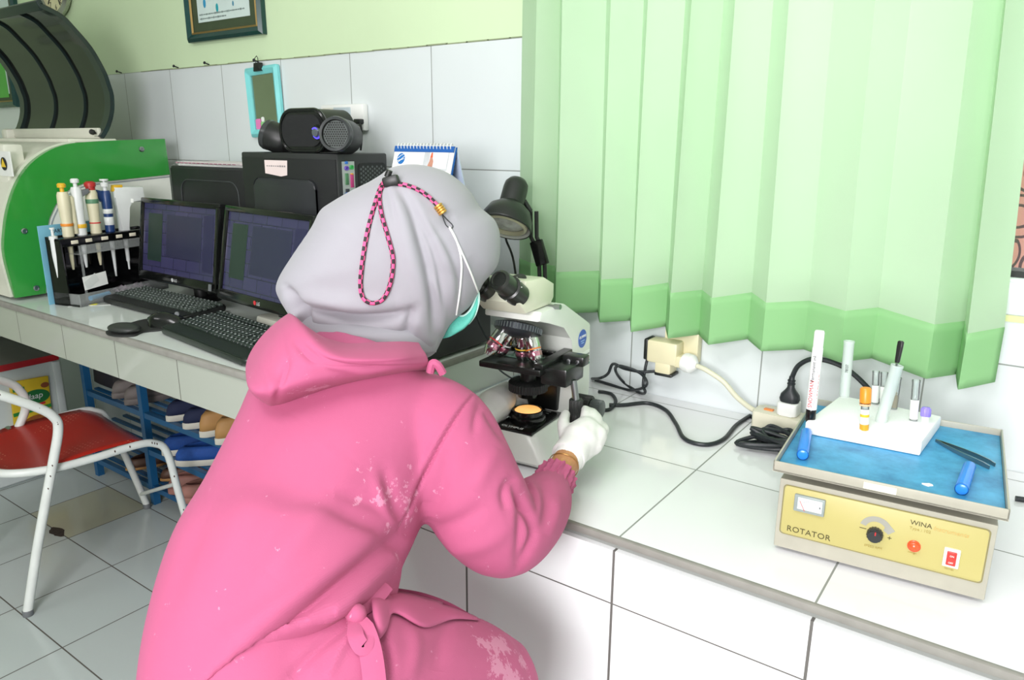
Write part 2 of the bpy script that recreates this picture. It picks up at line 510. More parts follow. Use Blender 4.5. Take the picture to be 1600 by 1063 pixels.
# ---------------------------------------------------------------- curtain
CPX = [(806, 470, 1.56), (866, 478, 1.61), (868, 490, 1.55), (934, 488, 1.61), (937, 504, 1.55), (985, 501, 1.61), (986, 519, 1.545), (1040, 510, 1.61), (1044, 529, 1.54), (1092, 523, 1.61), (1107, 539, 1.54), (1168, 530, 1.60), (1190, 549, 1.55), (1256, 546, 1.60), (1311, 566, 1.55), (1362, 560, 1.60), (1447, 592, 1.545), (1494, 585, 1.61), (1497, 609, 1.525), (1554, 597, 1.60)]
CB = [Yp(*c) for c in CPX]      # fold corners along the hem
CB = [Vector((-1.127, 1.60, CB[0].z)), Vector((-1.06, 1.555, CB[0].z))] + CB[1:]
NX = 6
rows = 46
Z0, Z1, HEM = 0.957, 2.62, 0.105
def curtain_row(t, hem=None):
    """t = 0 at the hem seam, 1 at the rail; hem = 0..1 inside the hem band"""
    out = []
    n = len(CB) - 1
    for i in range(n):
        for j in range(NX if i < n - 1 else NX + 1):
            f = j / NX
            p = CB[i].lerp(CB[i + 1], f)
            s = (i + f) / n
            zb = p.z + (HEM if hem is None else HEM * hem)
            z = zb + (Z1 - zb) * t
            x = p.x - t * 0.075 * max(0, (p.x + 0.6)) / 0.56 + 0.012 * sin(5 * s * pi + 2.2 * t) * t
            y = 1.578 + (p.y - 1.578) * (1 - 0.35 * t) + 0.006 * sin(23 * s + 4 * t) * t
            out.append(Vector((x, min(y, WALL - 0.01), z)))
    return out
def cloth_mat(name, col, tcol, mixf):
    mt, nt, b = new_mat(name)
    N, L = nt.nodes, nt.links
    tc = N.new('ShaderNodeTexCoord'); nz = N.new('ShaderNodeTexNoise'); nz.inputs['Scale'].default_value = 6
    L.new(tc.outputs['Object'], nz.inputs['Vector'])
    mx = N.new('ShaderNodeMix'); mx.data_type = 'RGBA'
    c = lin(col)
    mx.inputs[6].default_value = (*[x * .96 for x in c], 1); mx.inputs[7].default_value = (*[min(1, x * 1.04) for x in c], 1)
    L.new(nz.outputs['Fac'], mx.inputs[0])
    d = N.new('ShaderNodeBsdfDiffuse'); t = N.new('ShaderNodeBsdfTranslucent'); ms = N.new('ShaderNodeMixShader')
    L.new(mx.outputs[2], d.inputs[0]); t.inputs[0].default_value = (*lin(tcol), 1); ms.inputs[0].default_value = mixf
    L.new(d.outputs[0], ms.inputs[1]); L.new(t.outputs[0], ms.inputs[2]); L.new(ms.outputs[0], N['Material Output'].inputs[0])
    MATS[name] = mt
    return mt
M_curt = cloth_mat('sheer_green_cloth', '#cfe5ca', '#c0e4b5', 0.40)
M_hem = cloth_mat('doubled_green_hem', '#a8dca0', '#9ad692', 0.3)
cur = thing('curtain', 'pale green pleated curtain hanging over the window', 'curtain', (-0.58, 1.58, Z0))
P = [curtain_row(i / rows) for i in range(rows + 1)]
def thick(o, th):
    s = o.modifiers.new('solid', 'SOLIDIFY'); s.thickness = th; s.offset = 0
    return o
child_at(MB().grid(P).build('cloth', M_curt, sharp=32), cur)
P = [curtain_row(0, i / 6) for i in range(7)]
child_at(thick(MB().grid(P).build('hem', M_hem, sharp=32), 0.002), cur)
rod = thing('curtain_rod', 'white rod carrying the pale green curtain, above the picture', 'curtain rod', (-0.4, 1.578, 2.63))
child_at(MB().cyl((-1.2, 1.578, 2.645), (1.1, 1.578, 2.645), 0.012).build('rod', M_alu), rod)
for x in (-1.18, 1.08):
    child_at(MB().cyl((x, 1.578, 2.645), (x, WALL - 0.001, 2.645), 0.008).build('bracket', M_alu), rod)
# ================================================================ left counter
K_black = mat('black_plastic', '#1b1d1c', 0.42, var=0.1)
K_gloss = mat('glossy_black_plastic', '#121413', 0.14, var=0.05)
K_dark = mat('dark_grey_metal', '#2a2c2c', 0.5, var=0.08, bump=0.08, bscale=400)
K_grey = mat('mid_grey_plastic', '#6c7072', 0.5)
K_cream = mat('cream_plastic', '#d9dacb', 0.42, var=0.04)
K_white = mat('white_plastic', '#eceeea', 0.4, var=0.02)
K_paper = mat('white_paper', '#eef0ec', 0.75, var=0.02)
K_chrome = mat('polished_metal', '#c9cdd0', 0.18, metal=1.0, var=0.02)
K_steel = mat('brushed_steel', '#9ea3a4', 0.32, metal=1.0)
K_green = mat('glossy_green_panel', '#2f9138', 0.18, var=0.03, coat=0.3)
K_ink = mat('black_ink', '#1c1e22', 0.6)
K_red = mat('red_ink', '#c8282c', 0.6)
K_blue = mat('blue_plastic', '#1f5fae', 0.4)
K_yellow = mat('yellow_plastic', '#e8c531', 0.45)

# ---- chemistry analyser with raised smoked lid
an = thing('laboratory_analyser', 'cream laboratory analyser with curved green side panel and raised smoked lid', 'laboratory machine', (-2.95, 1.25, LT))
GO = [(.971, .895), (.960, 1.031), (.972, 1.11), (.996, 1.187), (1.035, 1.263), (1.089, 1.321), (1.171, 1.364), (1.285, 1.378), (1.529, 1.388), (1.534, 1.262)]
GI = [(1.332, 1.249), (1.225, 1.242), (1.16, 1.212), (1.117, 1.159), (1.092, 1.095), (1.06, .896)]
def sm2(pts, n=5): return [(p.x, p.y) for p in spline([(a, b, 0) for a, b in pts], n)]
outer = sm2(GO[:9]); inner = sm2([(1.534, 1.262)] + GI)
fr = ((0, 0, 0), (0, 1, 0), (0, 0, 1))
child_at(MB().prism(outer + inner, -2.662, -2.64, fr, bev=0.002).build('green_side_panel', K_green, an), an)
big = [(y - 0.006 if y < 1.2 else y, z + (0.004 if z > 1.0 and y < 1.25 else -.004 if y > 1.25 else 0)) for y, z in outer] + [(1.529, 1.374), (1.532, .895)]
child_at(MB().prism(big, -3.55, -2.663, fr, bev=0.004).build('body', K_cream, an), an)
child_at(MB().prism(inner + [(1.535, .90), (1.535, 1.26)], -2.662, -2.648, fr).build('white_side_panel', mat('white_enamel', '#e6e9df', 0.3), an), an)
curve = [(y + 0.012 if y < 1.3 else y, z - 0.008) for y, z in inner]
child_at(MB().tube([(-2.6475, y, z) for y, z in curve], 0.0022, 6).build('grey_piping', mat('grey_line', '#9aa0a6', 0.5), an), an)
for (y, z) in ((1.437, 1.352), (1.025, 1.103), (1.033, .918)):
    s_ = MB().lathe([(0.009, 0), (0.009, 0.003), (0.006, 0.004), (0.0055, 0.002), (0.001, 0.002)], (-2.64, y, z), (1, 0, 0)).build('screw', K_steel, an); child_at(s_, an)
child_at(MB().box((-3.1, 1.29, 1.380), (0.86, 0.16, 0.014), bev=0.004).build('top_deck', K_cream, an), an)
for (x, y) in ((-2.72, 1.02), (-2.72, 1.52), (-3.45, 1.02), (-3.45, 1.52)):
    child_at(MB().lathe([(0.02, 0), (0.022, 0.004), (0.02, 0.0105)], (x, y, LT)).build('foot', K_black, an), an)
mt, nt, b = new_mat('smoked_acrylic')
b.inputs['Base Color'].default_value = (0.004, 0.006, 0.005, 1); b.inputs['Specular IOR Level'].default_value = 0.7; b.inputs['Alpha'].default_value = 0.93
nz = nt.nodes.new('ShaderNodeTexNoise'); nz.inputs['Scale'].default_value = 3
rm = nt.nodes.new('ShaderNodeMapRange'); rm.inputs['To Min'].default_value = 0.04; rm.inputs['To Max'].default_value = 0.14
nt.links.new(nz.outputs['Fac'], rm.inputs['Value']); nt.links.new(rm.outputs[0], b.inputs['Roughness'])
M_smoke = mt
HP = [(1.340, 1.385), (1.367, 1.423), (1.388, 1.475), (1.395, 1.53), (1.388, 1.572), (1.377, 1.612), (1.344, 1.68), (1.30, 1.735), (1.26, 1.775), (1.20, 1.80)]
prof = [(p.x, p.y) for p in spline([(a, b_, 0) for a, b_ in HP], 5)]
def shell(x0, x1, off0, off1):
    r0 = []
    k = len(prof)
    def nrm(i):
        a = Vector(prof[max(i - 1, 0)]); c = Vector(prof[min(i + 1, k - 1)]); t = (c - a).normalized(); return Vector((t.y, -t.x))
    pin = [Vector(prof[i]) + nrm(i) * off0 for i in range(k)]
    pout = [Vector(prof[i]) + nrm(i) * off1 for i in range(k)]
    return MB().prism([tuple(p) for p in pin] + [tuple(p) for p in reversed(pout)], x0, x1, fr)
lid = child_at(shell(-3.40, -2.70, -0.004, 0.0).build('smoked_lid', M_smoke, an), an)
def sub(o, parent, top):
    child_at(o, top)
    o.parent = parent
    o.matrix_parent_inverse = Matrix.Translation(-Vector(top.location)) if parent is top else Matrix.Identity(4)
    return o
M_lipg = mat('dark_green_black_lip', '#1f2b2a', 0.15)
for x0, x1 in ((-2.735, -2.697), (-3.403, -3.365)):
    o = shell(x0, x1, -0.016, -0.003).build('lip', M_lipg); o.parent = lid
for x0 in (-2.90, -3.13):
    o = shell(x0, x0 + 0.008, -0.012, -0.003).build('rib', M_lipg); o.parent = lid
o = MB().box((-3.05, 1.20, 1.795), (0.7, 0.02, 0.03), rot=(0.5, 0, 0), bev=0.005).build('front_rim', M_lipg); o.parent = lid
child_at(MB().box((-3.06, 1.335, 1.405), (0.70, 0.014, 0.036), bev=0.004).box((-3.395, 1.325, 1.398), (0.05, 0.05, 0.05), bev=0.012).build('hinge_bar', K_cream, an), an)
child_at(MB().lathe([(0.004, 0), (0.004, 0.012), (0.009, 0.013), (0.009, 0.022), (0.005, 0.026)], (-2.72, 1.325, 1.405), (0.5, -0.8, 0.2)).build('lid_knob', K_black, an), an)
# warning label on the deck front
wl = Xp(8, 256, -2.66)
wp = Yp(8, 256, 1.02)
lab = MB().box((wp.x, 1.02, wp.z), (0.09, 0.004, 0.075)).build('label_plate', K_white, an); child_at(lab, an)
o = MB().lathe([(0.02, 0), (0.02, 0.0015)], (wp.x, 1.017, wp.z), (0, -1, 0)).build('warning_disc', K_ink); o.parent = lab
o = MB().prism([(-0.016, -0.01), (0.016, -0.01), (0, 0.016)], 0, 0.001, ((wp.x, 1.0148, wp.z), (1, 0, 0), (0, 0, 1))).build('warning_triangle', K_yellow); o.parent = lab
child_at(MB().box((wp.x - 0.10, 1.05, 1.27), (0.2, 0.06, 0.20), bev=0.01).build('label_housing', K_cream, an), an)

# ---- pipette rack
RZ = 1.085
r0 = Vector((-2.49, 1.02, LT)); rang = radians(14)
la = Vector((-sin(rang), cos(rang), 0)); wa = Vector((cos(rang), sin(rang), 0))
K_acry = mat('black_acrylic', '#0f1011', 0.1, var=0.05)
mtc, ntc, bc = new_mat('clear_acrylic')
bc.inputs['Base Color'].default_value = (.5, .53, .52, 1); bc.inputs['Alpha'].default_value = 0.28; bc.inputs['Roughness'].default_value = 0.08
M_clear = mtc
rk = thing('pipette_rack', 'black acrylic pipette rack standing against the green-panelled analyser', 'rack', r0, rang)
LEN = 0.345
MB().box((0.003, LEN / 2, 0.1055), (0.006, LEN, 0.211), bev=0.001).build('back_panel', K_acry, rk)
MB().box((0.055, LEN / 2, 0.004), (0.11, LEN, 0.008), bev=0.001).build('base', K_acry, rk)
mb = MB().box((0.03, LEN / 2, 0.203), (0.06, LEN, 0.006), bev=0.001).box((0.06, LEN / 2, 0.193), (0.005, LEN, 0.024), bev=0.001)
MB().box((0.06, LEN / 2, 0.193), (0.005, LEN, 0.024), bev=0.001).box((0.03, LEN / 2, 0.203), (0.06, LEN, 0.006), bev=0.001).build('top_shelf', K_acry, rk)
MB().box((0.075, LEN / 2 + 0.02, 0.168), (0.004, LEN - 0.06, 0.028), bev=0.001).box((0.045, LEN / 2 + 0.02, 0.155), (0.06, LEN - 0.06, 0.003)).box((0.075, 0.055, 0.09), (0.004, 0.006, 0.165)).build('clear_shelf', M_clear, rk)
MB().box((0.11, LEN / 2, 0.02), (0.004, LEN, 0.04), bev=0.001).box((0.055, 0.002, 0.02), (0.11, 0.004, 0.04)).box((0.055, LEN - 0.002, 0.02), (0.11, 0.004, 0.04)).build('tray_rim', M_clear, rk)
for k in range(2):
    MB().prism([(0, 0), (0.11, 0), (0.11, 0.03), (0.062, 0.206), (0, 0.211)] if k else [(0, 0), (0.07, 0), (0.062, 0.206), (0, 0.211)], 0, 0.005, ((0, LEN if k else 0.005, 0), (1, 0, 0), (0, 0, 1))).build('end_plate', K_acry, rk)
def rail_t(u):
    best = None
    for i in range(400):
        t = i / 1000
        p = r0 + la * t + wa * 0.03
        uv = proj([(p.x, p.y, RZ)])[0]
        if best is None or abs(uv[0] - u) < best[0]: best = (abs(uv[0] - u), t)
    return best[1]
for i, u in enumerate((104, 126, 151, 174, 195, 217)):
    t = min(rail_t(u), LEN - 0.02)
    MB().box((0.064, t, 0.193), (0.002, 0.024, 0.011), rot=(0, 0, random.uniform(-.1, .1)), bev=0.002).build('paper_label', mat('cream_label', '#e9e1cc', 0.7), rk)
def pipette(u, label, kind):
    t = rail_t(u)
    p = r0 + la * t + wa * 0.03
    o = thing('pipette', label, 'pipette', (p.x, p.y, RZ + 0.004), rang, 'pipettes hanging in the black rack')
    C1 = mat('cream_pipette_plastic', '#d9d3b4', 0.4)
    W1 = mat('white_pipette_plastic', '#dfe3e1', 0.35)
    B1 = mat('navy_pipette_plastic', '#233f72', 0.35)
    Y1 = mat('amber_button', '#e2b22c', 0.4)
    body = {'cream': C1, 'white': W1, 'blue': B1, 'gun': W1, 'redcap': C1, 'short': W1}[kind]
    h = {'cream': 0.14, 'white': 0.152, 'blue': 0.135, 'gun': 0.142, 'redcap': 0.14, 'short': 0.02}[kind]
    if kind == 'short':
        MB().lathe([(0.012, 0), (0.012, 0.01), (0.004, 0.012), (0.004, 0.03), (0.007, 0.031), (0.007, 0.036)]).build('plunger', W1, o)
        MB().lathe([(0.010, 0), (0.010, -0.05), (0.007, -0.09), (0.003, -0.145)]).build('tip_cone', W1, o)
        return o
    if kind == 'gun':
        # pistol shaped grip
        MB().prism([(-0.016, 0.0), (0.016, 0), (0.016, 0.078), (0.03, 0.10), (0.07, 0.092), (0.076, 0.108), (0.074, h), (-0.022, h + 0.004), (-0.026, 0.11), (-0.014, 0.072)], -0.013, 0.013, ((0, 0, 0), (0.3, 0.95, 0), (0, 0, 1)), bev=0.005).build('grip', W1, o)
        MB().prism([(-0.026, h - 0.012), (0.008, h - 0.012), (0.008, h + 0.009), (-0.022, h + 0.009)], -0.012, 0.012, ((0, 0, 0), (0.3, 0.95, 0), (0, 0, 1)), bev=0.004).build('button', Y1, o)
        MB().lathe([(0.011, 0), (0.011, -0.02), (0.007, -0.03), (0.006, -0.10), (0.0035, -0.105), (0.003, -0.13)]).build('tip_cone', W1, o)
        return o
    r = {'cream': 0.017, 'white': 0.016, 'blue': 0.0155, 'redcap': 0.0175}[kind]
    MB().lathe([(r * .7, 0), (r * .95, 0.004), (r * .9, 0.05), (r * 1.05, h * .7), (r, h * .93), (r * .8, h)]).build('body', body, o)
    cap = {'cream': Y1, 'white': W1, 'blue': W1, 'redcap': mat('red_button', '#b8322f', 0.4)}[kind]
    MB().lathe([(0.006, h - .002), (0.006, h + 0.012), (0.012, h + 0.013), (0.0125, h + 0.022), (0.009, h + 0.026)] if kind != 'redcap' else [(0.014, h - .002), (0.014, h + 0.01), (0.017, h + 0.011), (0.017, h + 0.022), (0.010, h + 0.027)]).build('plunger', cap, o)
    if kind == 'cream':
        MB().lathe([(0.010, 0.01), (0.010, h * .86), (0.006, h * .9)], (0.0, 0.024, 0)).build('ejector_rod', C1, o)
        MB().lathe([(0.0175, 0.036), (0.0178, 0.037), (0.0178, 0.043), (0.0175, 0.044)]).build('band', mat('orange_band', '#e08a2c', 0.5), o)
    if kind == 'white':
        MB().prism([(0.010, h * .93), (0.036, h * .96), (0.038, h * .88), (0.016, h * .8)], -0.008, 0.008, ((0, 0, 0), (0.3, .95, 0), (0, 0, 1)), bev=0.003).build('finger_hook', K_grey, o)
        MB().prism([(-0.012, 0.05), (-0.019, 0.06), (-0.022, h * .75), (-0.012, h * .78)], -0.011, 0.011, ((0, 0, 0), (0.3, .95, 0), (0, 0, 1)), bev=0.003).build('side_cover', B1, o)
        MB().lathe([(0.0165, 0.026), (0.0168, 0.027), (0.0168, 0.037), (0.0165, 0.038)]).build('band', Y1, o)
    if kind == 'blue':
        MB().prism([(-0.012, h), (-0.034, h + 0.006), (-0.036, h - 0.01), (-0.02, h - 0.035), (-0.012, h - 0.03)], -0.008, 0.008, ((0, 0, 0), (0.3, .95, 0), (0, 0, 1)), bev=0.003).build('finger_hook', B1, o)
        MB().lathe([(0.0155, 0.062), (0.0163, 0.063), (0.0163, 0.076), (0.0155, 0.077)]).lathe([(0.0145, 0.025), (0.0152, 0.026), (0.0152, 0.05), (0.0145, 0.051)]).build('band', W1, o)
        MB().lathe([(0.004, h + .02), (0.004, h + 0.03), (0.013, h + 0.032), (0.013, h + 0.037)]).build('push_button', W1, o)
    if kind == 'redcap':
        MB().lathe([(0.0183, 0.098), (0.0187, 0.099), (0.0187, 0.111), (0.0183, 0.112)]).build('band', mat('dull_green_band', '#5b8a6a', 0.5), o)
        MB().lathe([(0.0165, 0.035), (0.0168, 0.036), (0.0168, 0.038), (0.0165, 0.039)]).build('ring', K_red, o)
    MB().lathe([(r * .7, 0.002), (r * .65, -0.02), (0.0075, -0.03), (0.0055, -0.08), (0.003, -0.10 if kind != 'blue' else -0.145)]).build('tip_cone', C1 if kind in ('cream', 'redcap') else W1, o)
    return o
pipette(84, 'short white pipette at the left end of the black rack', 'short')
pipette(108, 'cream pipette with yellow button and orange band', 'cream')
pipette(129, 'white pipette with grey hook and navy side cover', 'white')
pipette(151, 'cream pipette with a red button', 'redcap')
pipette(173, 'navy blue pipette with white bands', 'blue')
pipette(195, 'grey-white pistol-grip pipette with yellow button', 'gun')
cp = r0 + la * 0.10 - wa * 0.012
card = thing('index_card', 'pale blue card tucked behind the black pipette rack', 'card', (cp.x, cp.y, LT), rang)
MB().box((0, 0.0, 0.122), (0.002, 0.22, 0.244)).build('sheet', mat('pale_blue_card', '#7fbfd8', 0.6), card)
text('lettering', 'KARTU PEMER', 0.017, K_ink, card, frame_M((0.0012, -0.07, 0.218), (0, 1, 0), (0, 0, 1)))
tp = r0 + la * 0.055 + wa * 0.072
nt_ = thing('paper_slip', 'white handwritten slip in the clear pocket of the pipette rack', 'paper', (tp.x, tp.y, LT + 0.05), rang)
MB().box((0.012, 0.03, 0.018), (0.0015, 0.085, 0.042), rot=(0.08, 0, 0)).build('sheet', K_paper, nt_)
MB().box((0.0129, 0.015, 0.018), (0.0008, 0.05, 0.028), rot=(0.5, 0, 0)).build('fold', mat('grey_white_paper', '#dfe3df', 0.7), nt_)
pp = r0 + la * 0.10 + wa * 0.086; pp.z = LT + 0.018
pen = thing('highlighter_pen', 'bright blue pen lying in the pipette rack tray', 'pen', (pp.x, pp.y, pp.z), radians(-80) + rang + pi)
MB().cyl((-0.05, 0, 0), (0.03, 0.0, 0), 0.008).build('barrel', mat('bright_blue_plastic', '#3aa3d8', 0.35), pen)
MB().cyl((0.031, 0, 0), (0.075, 0, 0), 0.009, 0.007).build('cap', K_black, pen)
mp = r0 + la * 0.215 + wa * 0.070
gv = thing('glove_wrapper', 'crumpled mauve wrapper lying in the pipette rack tray', 'wrapper', (mp.x, mp.y, LT + 0.009), rang + pi / 2)
vs = []
bm_ = MB()
G = [[Vector(((i / 9 - .5) * 0.13, (j / 7 - .5) * 0.06, 0.004 + 0.03 * abs(noise.noise(Vector((i * .5, j * .6, 1.7)))))) for j in range(8)] for i in range(10)]
thick(bm_.grid(G).build('sheet', mat('mauve_plastic', '#8f7f8c', 0.45), gv), 0.001)
yp = Zp(141, 477, LT)
yt = thing('yellow_tape', 'yellow marked tape strip stuck on the counter in front of the pipette rack', 'tape', (yp.x, yp.y, LT), 0.9)
MB().box((0, 0, 0.0008), (0.12, 0.022, 0.0015)).build('clear_strip', mat('grey_tape', '#a7aaa5', 0.3), yt)
MB().box((0.005, 0, 0.0018), (0.03, 0.018, 0.001)).build('yellow_patch', mat('lemon_yellow', '#e8e02a', 0.5), yt)

# ---- two monitors
mt, nt, b = new_mat('dim_screen')
N, L = nt.nodes, nt.links
tc = N.new('ShaderNodeTexCoord'); br = N.new('ShaderNodeTexBrick')
mpn = N.new('ShaderNodeMapping'); mpn.inputs['Rotation'].default_value = (radians(90), 0, 0)
L.new(tc.outputs['Object'], mpn.inputs[0]); L.new(mpn.outputs[0], br.inputs['Vector'])
br.inputs['Scale'].default_value = 7; br.inputs['Mortar Size'].default_value = 0.012; br.offset = 0.3
br.inputs['Color1'].default_value = (0.030, 0.028, 0.075, 1); br.inputs['Color2'].default_value = (0.036, 0.034, 0.088, 1); br.inputs['Mortar'].default_value = (0.02, 0.02, 0.05, 1)
L.new(br.outputs['Color'], b.inputs['Base Color']); L.new(br.outputs['Color'], b.inputs['Emission Color'])
b.inputs['Emission Strength'].default_value = 0.14; b.inputs['Roughness'].default_value = 0.22
M_screen = mt
def monitor(loc, rz, tilt, label, logo_col, w_=0.43, h=0.262):
    o = thing('monitor', label, 'monitor', (loc[0], loc[1], LT), rz, 'flat black monitors on the counter')
    zc = loc[2] - LT
    T = Matrix.Translation((0, 0, zc)) @ Matrix.Rotation(-tilt, 4, 'X')
    mb = MB()
    t, bt = 0.017, 0.03
    mb.box((0, 0.004, h - t / 2), (w_, 0.03, t), bev=0.004, M=T).box((0, 0.004, bt / 2), (w_, 0.03, bt), bev=0.004, M=T)
    mb.box((-w_ / 2 + t / 2, 0.004, h / 2), (t, 0.03, h - 0.02), bev=0.003, M=T).box((w_ / 2 - t / 2, 0.004, h / 2), (t, 0.03, h - 0.02), bev=0.003, M=T)
    mb.build('bezel', K_gloss, o)
    MB().box((0, 0.034, h / 2), (w_ - 0.02, 0.035, h - 0.02), bev=0.012, M=T).build('back_shell', K_black, o)
    scr = MB().box((0, -0.003, (h - t + bt) / 2), (w_ - 2 * t, 0.004, h - t - bt), M=T).build('screen', M_screen, o)
    for (x, z, a, c, cc) in ((0.03, 0.15, 0.19, 0.13, '#2b2c46'), (-0.13, 0.14, 0.08, 0.15, '#22342f'), (0.16, 0.14, 0.05, 0.17, '#29274a')):
        q = MB().box((x, -0.0054, z), (a, 0.0006, c), M=T).build('window_pane', mat('dim_ui_' + cc[1:], cc, 0.3), scr); q.parent = scr
    lg = MB().lathe([(0.006, 0), (0.006, 0.001)], T @ Vector((-0.012, -0.0112, bt * .5)), (0, -1, 0)).build('logo_disc', logo_col, o)
    text('lettering', 'LG', 0.013, mat('logo_silver', '#c9cccc', 0.4), o, T @ frame_M((-0.003, -0.0113, bt * .5 - 0.0048), (1, 0, 0), (0, 0, 1)))
    MB().tube([(0, 0.075, 0.012), (0, 0.072, zc + 0.06)], 0.020, 12).build('stand_neck', K_black, o)
    return o
m1 = monitor((-2.19, 1.257, 0.945), 0.0, radians(9), 'flat black monitor on the left, beside the pipette rack', mat('logo_silver', '#c9cccc', 0.4))
MB().lathe([(0.062, 0), (0.062, 0.006), (0.03, 0.014), (0.01, 0.014)], (0, 0.075, 0)).build('stand_foot', K_black, m1)
MB().box((-0.196, -0.008, 0.312), (0.014, 0.002, 0.012), rot=(-.16, 0, 0)).build('sticker', K_paper, m1)
MB().box((0.195, -0.013, 0.077), (0.014, 0.002, 0.02), rot=(-.16, 0, 0)).build('sticker', K_grey, m1)
m2 = monitor((-1.668, 1.180, 0.952), radians(-6), radians(11), 'flat black monitor on a cream foot, nearer the person', mat('red_logo', '#d23a40', 0.4))
MB().box((0.0, 0.075, 0.018), (0.16, 0.10, 0.036), bev=0.012).build('stand_foot', K_cream, m2)

# ---- keyboards
def keyboard(loc, rz, label, w_, d, mcol, keycol):
    o = thing('keyboard', label, 'keyboard', loc, rz, 'black keyboards in front of the monitors')
    T = Matrix.Rotation(radians(4), 4, 'X')
    base = MB().prism(rrect(w_, d, 0.02), 0.004, 0.019, ((0, d / 2, 0), (1, 0, 0), (0, 1, 0)), bev=0.004, M=T).box((0, d * 0.93, 0.006), (w_ * .9, 0.012, 0.008))
    base.build('case', mcol, o)
    top = MB().prism(rrect(w_ * .96, d * .28, 0.012), 0.019, 0.021, ((0, d * .16, 0), (1, 0, 0), (0, 1, 0)), M=T).build('palm_rest', mcol, o)
    mb = MB()
    kw = w_ * 0.93 / 22.5
    for r in range(6):
        y = d * 0.30 + r * d * 0.108 + (0.006 if r == 5 else 0)
        x = -w_ * 0.465
        c = 0
        while x < w_ * 0.46:
            ww = kw
            if r == 0 and 3 <= c < 4: ww = kw * 6
            if r in (1, 2, 3) and c == 0: ww = kw * (1.2 + .25 * (3 - r))
            gap = (15.2 * kw <= x + w_ * .465 < 15.6 * kw) or (18.6 * kw <= x + w_ * .465 < 19 * kw)
            if not gap:
                mb.box((x + ww / 2, y, 0.0235), (ww * .86, d * .088, 0.008), bev=0.0018, seg=1, M=T)
            x += ww if not gap else kw * .45
            c += 1
    ks = mb.build('keys', keycol, o)
    tag(ks, kind='stuff')
    # pale legends on the caps, as small printed marks
    lg = MB()
    rnd = random.Random(3)
    for r in range(6):
        y = d * 0.30 + r * d * 0.108 + (0.006 if r == 5 else 0)
        for c in range(22):
            x = -w_ * 0.465 + (c + .35) * kw
            lg.box((x, y + d * .018, 0.0278), (kw * rnd.uniform(.15, .32), d * 0.022, 0.0004), M=T)
    tag(lg.build('key_legends', mat('pale_legend', '#b9c2bf', 0.5), ks), kind='stuff')
    return o
K_key = mat('charcoal_keys', '#26302c', 0.4, var=0.1)
K_key2 = mat('dusty_charcoal_keys', '#39423d', 0.5, var=0.25, scale=90)
keyboard((-2.172, 1.118, LT), radians(-1), 'dusty black keyboard below the left monitor', 0.47, 0.148, K_black, K_key2)
keyboard((-1.66, 0.99, LT), radians(-7), 'wide black keyboard with palm rest, nearest the person', 0.46, 0.185, mat('black_green_plastic', '#1b241f', 0.35), K_key)

# ---- mouse on its pad
mp = Zp(252, 500, LT)
pad = thing('mouse_pad', 'black wrist-rest mouse pad at the counter edge', 'mouse pad', (-1.972, 1.01, LT), radians(8))
MB().prism([(p.x, p.y) for p in spline([(-.055, -.06, 0), (0, -.085, 0), (.055, -.06, 0), (.04, -.02, 0), (.065, .02, 0), (.07, .08, 0), (.045, .11, 0), (-.05, .11, 0), (-.085, .08, 0), (-.075, .02, 0), (-.04, -.02, 0)], 5, True)], 0, 0.004, ((0, 0, 0), (1, 0, 0), (0, 1, 0)), bev=0.0015).build('mat', mat('black_rubber_cloth', '#262827', 0.7, var=.1), pad)
MB().ball((0, -0.045, 0.0145), (0.052, 0.034, 0.013), 3).build('wrist_cushion', mat('black_gel_cloth', '#2b2e2c', 0.45, var=.1), pad)
ms_ = thing('computer_mouse', 'glossy black mouse on the wrist-rest pad', 'mouse', (-1.945, 1.075, LT + 0.0042), radians(-50))
rings = []
for i in range(9):
    t = i / 8
    y = -0.052 + 0.104 * t
    wv = 0.031 * sqrt(max(0.02, 1 - (2 * t - 1) ** 4)); hh = 0.034 * (sin(pi * (0.08 + 0.84 * t) ** 0.8)) ** 0.7 + .004
    rings.append([Vector((wv * cos(a) * (1 if sin(a) < .3 else .92), y, max(0, hh * sin(a)))) for a in [2 * pi * j / 20 for j in range(20)]])
MB().loft(rings).build('shell', K_gloss, ms_)
MB().lathe([(0.006, -0.003), (0.007, 0), (0.006, 0.003)], (0, 0.028, 0.031), (1, 0, 0), n=16).build('scroll_wheel', K_grey, ms_)
MB().tube(spline([(0, 0.05, 0.008), (-0.005, 0.07, 0.004), (-0.02, 0.085, 0.003), (-0.045, 0.095, 0.003)], 6), 0.0018, 6).build('cord', K_black, ms_)

# ---- computer towers
pc = thing('computer_tower', 'black computer tower with pale paper note, under the boombox', 'computer', (-1.735, 1.44, LT))
X0, X1, Y0, Y1, ZT = -1.94, -1.53, 1.35, 1.53, 1.352
def CA(o): return child_at(o, pc)
CA(MB().box(((X0 + X1) / 2, (Y0 + Y1) / 2, (LT + 0.006 + ZT) / 2), (X1 - X0, Y1 - Y0, ZT - LT - 0.006), bev=0.005).build('case', K_dark, pc))
for x in (X0 + .04, X1 - .04):
    for y in (Y0 + .03, Y1 - .03):
        CA(MB().lathe([(0.014, 0), (0.014, 0.007)], (x, y, LT)).build('foot', K_black, pc))
CA(MB().box(((X0 + X1) / 2, Y0 - 0.001, (LT + ZT) / 2), (X1 - X0 - 0.012, 0.004, ZT - LT - 0.03), bev=0.001).build('side_panel', mat('black_side_panel', '#1c1d1f', 0.5, bump=.05, bscale=500), pc))
a = Yp(400, 277, Y0); b_ = Yp(500, 340, Y0)
mb = MB().prism(rrect(b_.x - a.x, 0.30, 0.025, cx=(a.x + b_.x) / 2, cy=a.z - 0.15), 0, 0.008, ((0, Y0 - 0.003, 0), (1, 0, 0), (0, 0, 1)), bev=0.007)
CA(mb.build('raised_panel', mat('grey_black_panel', '#2b2d30', 0.4), pc))
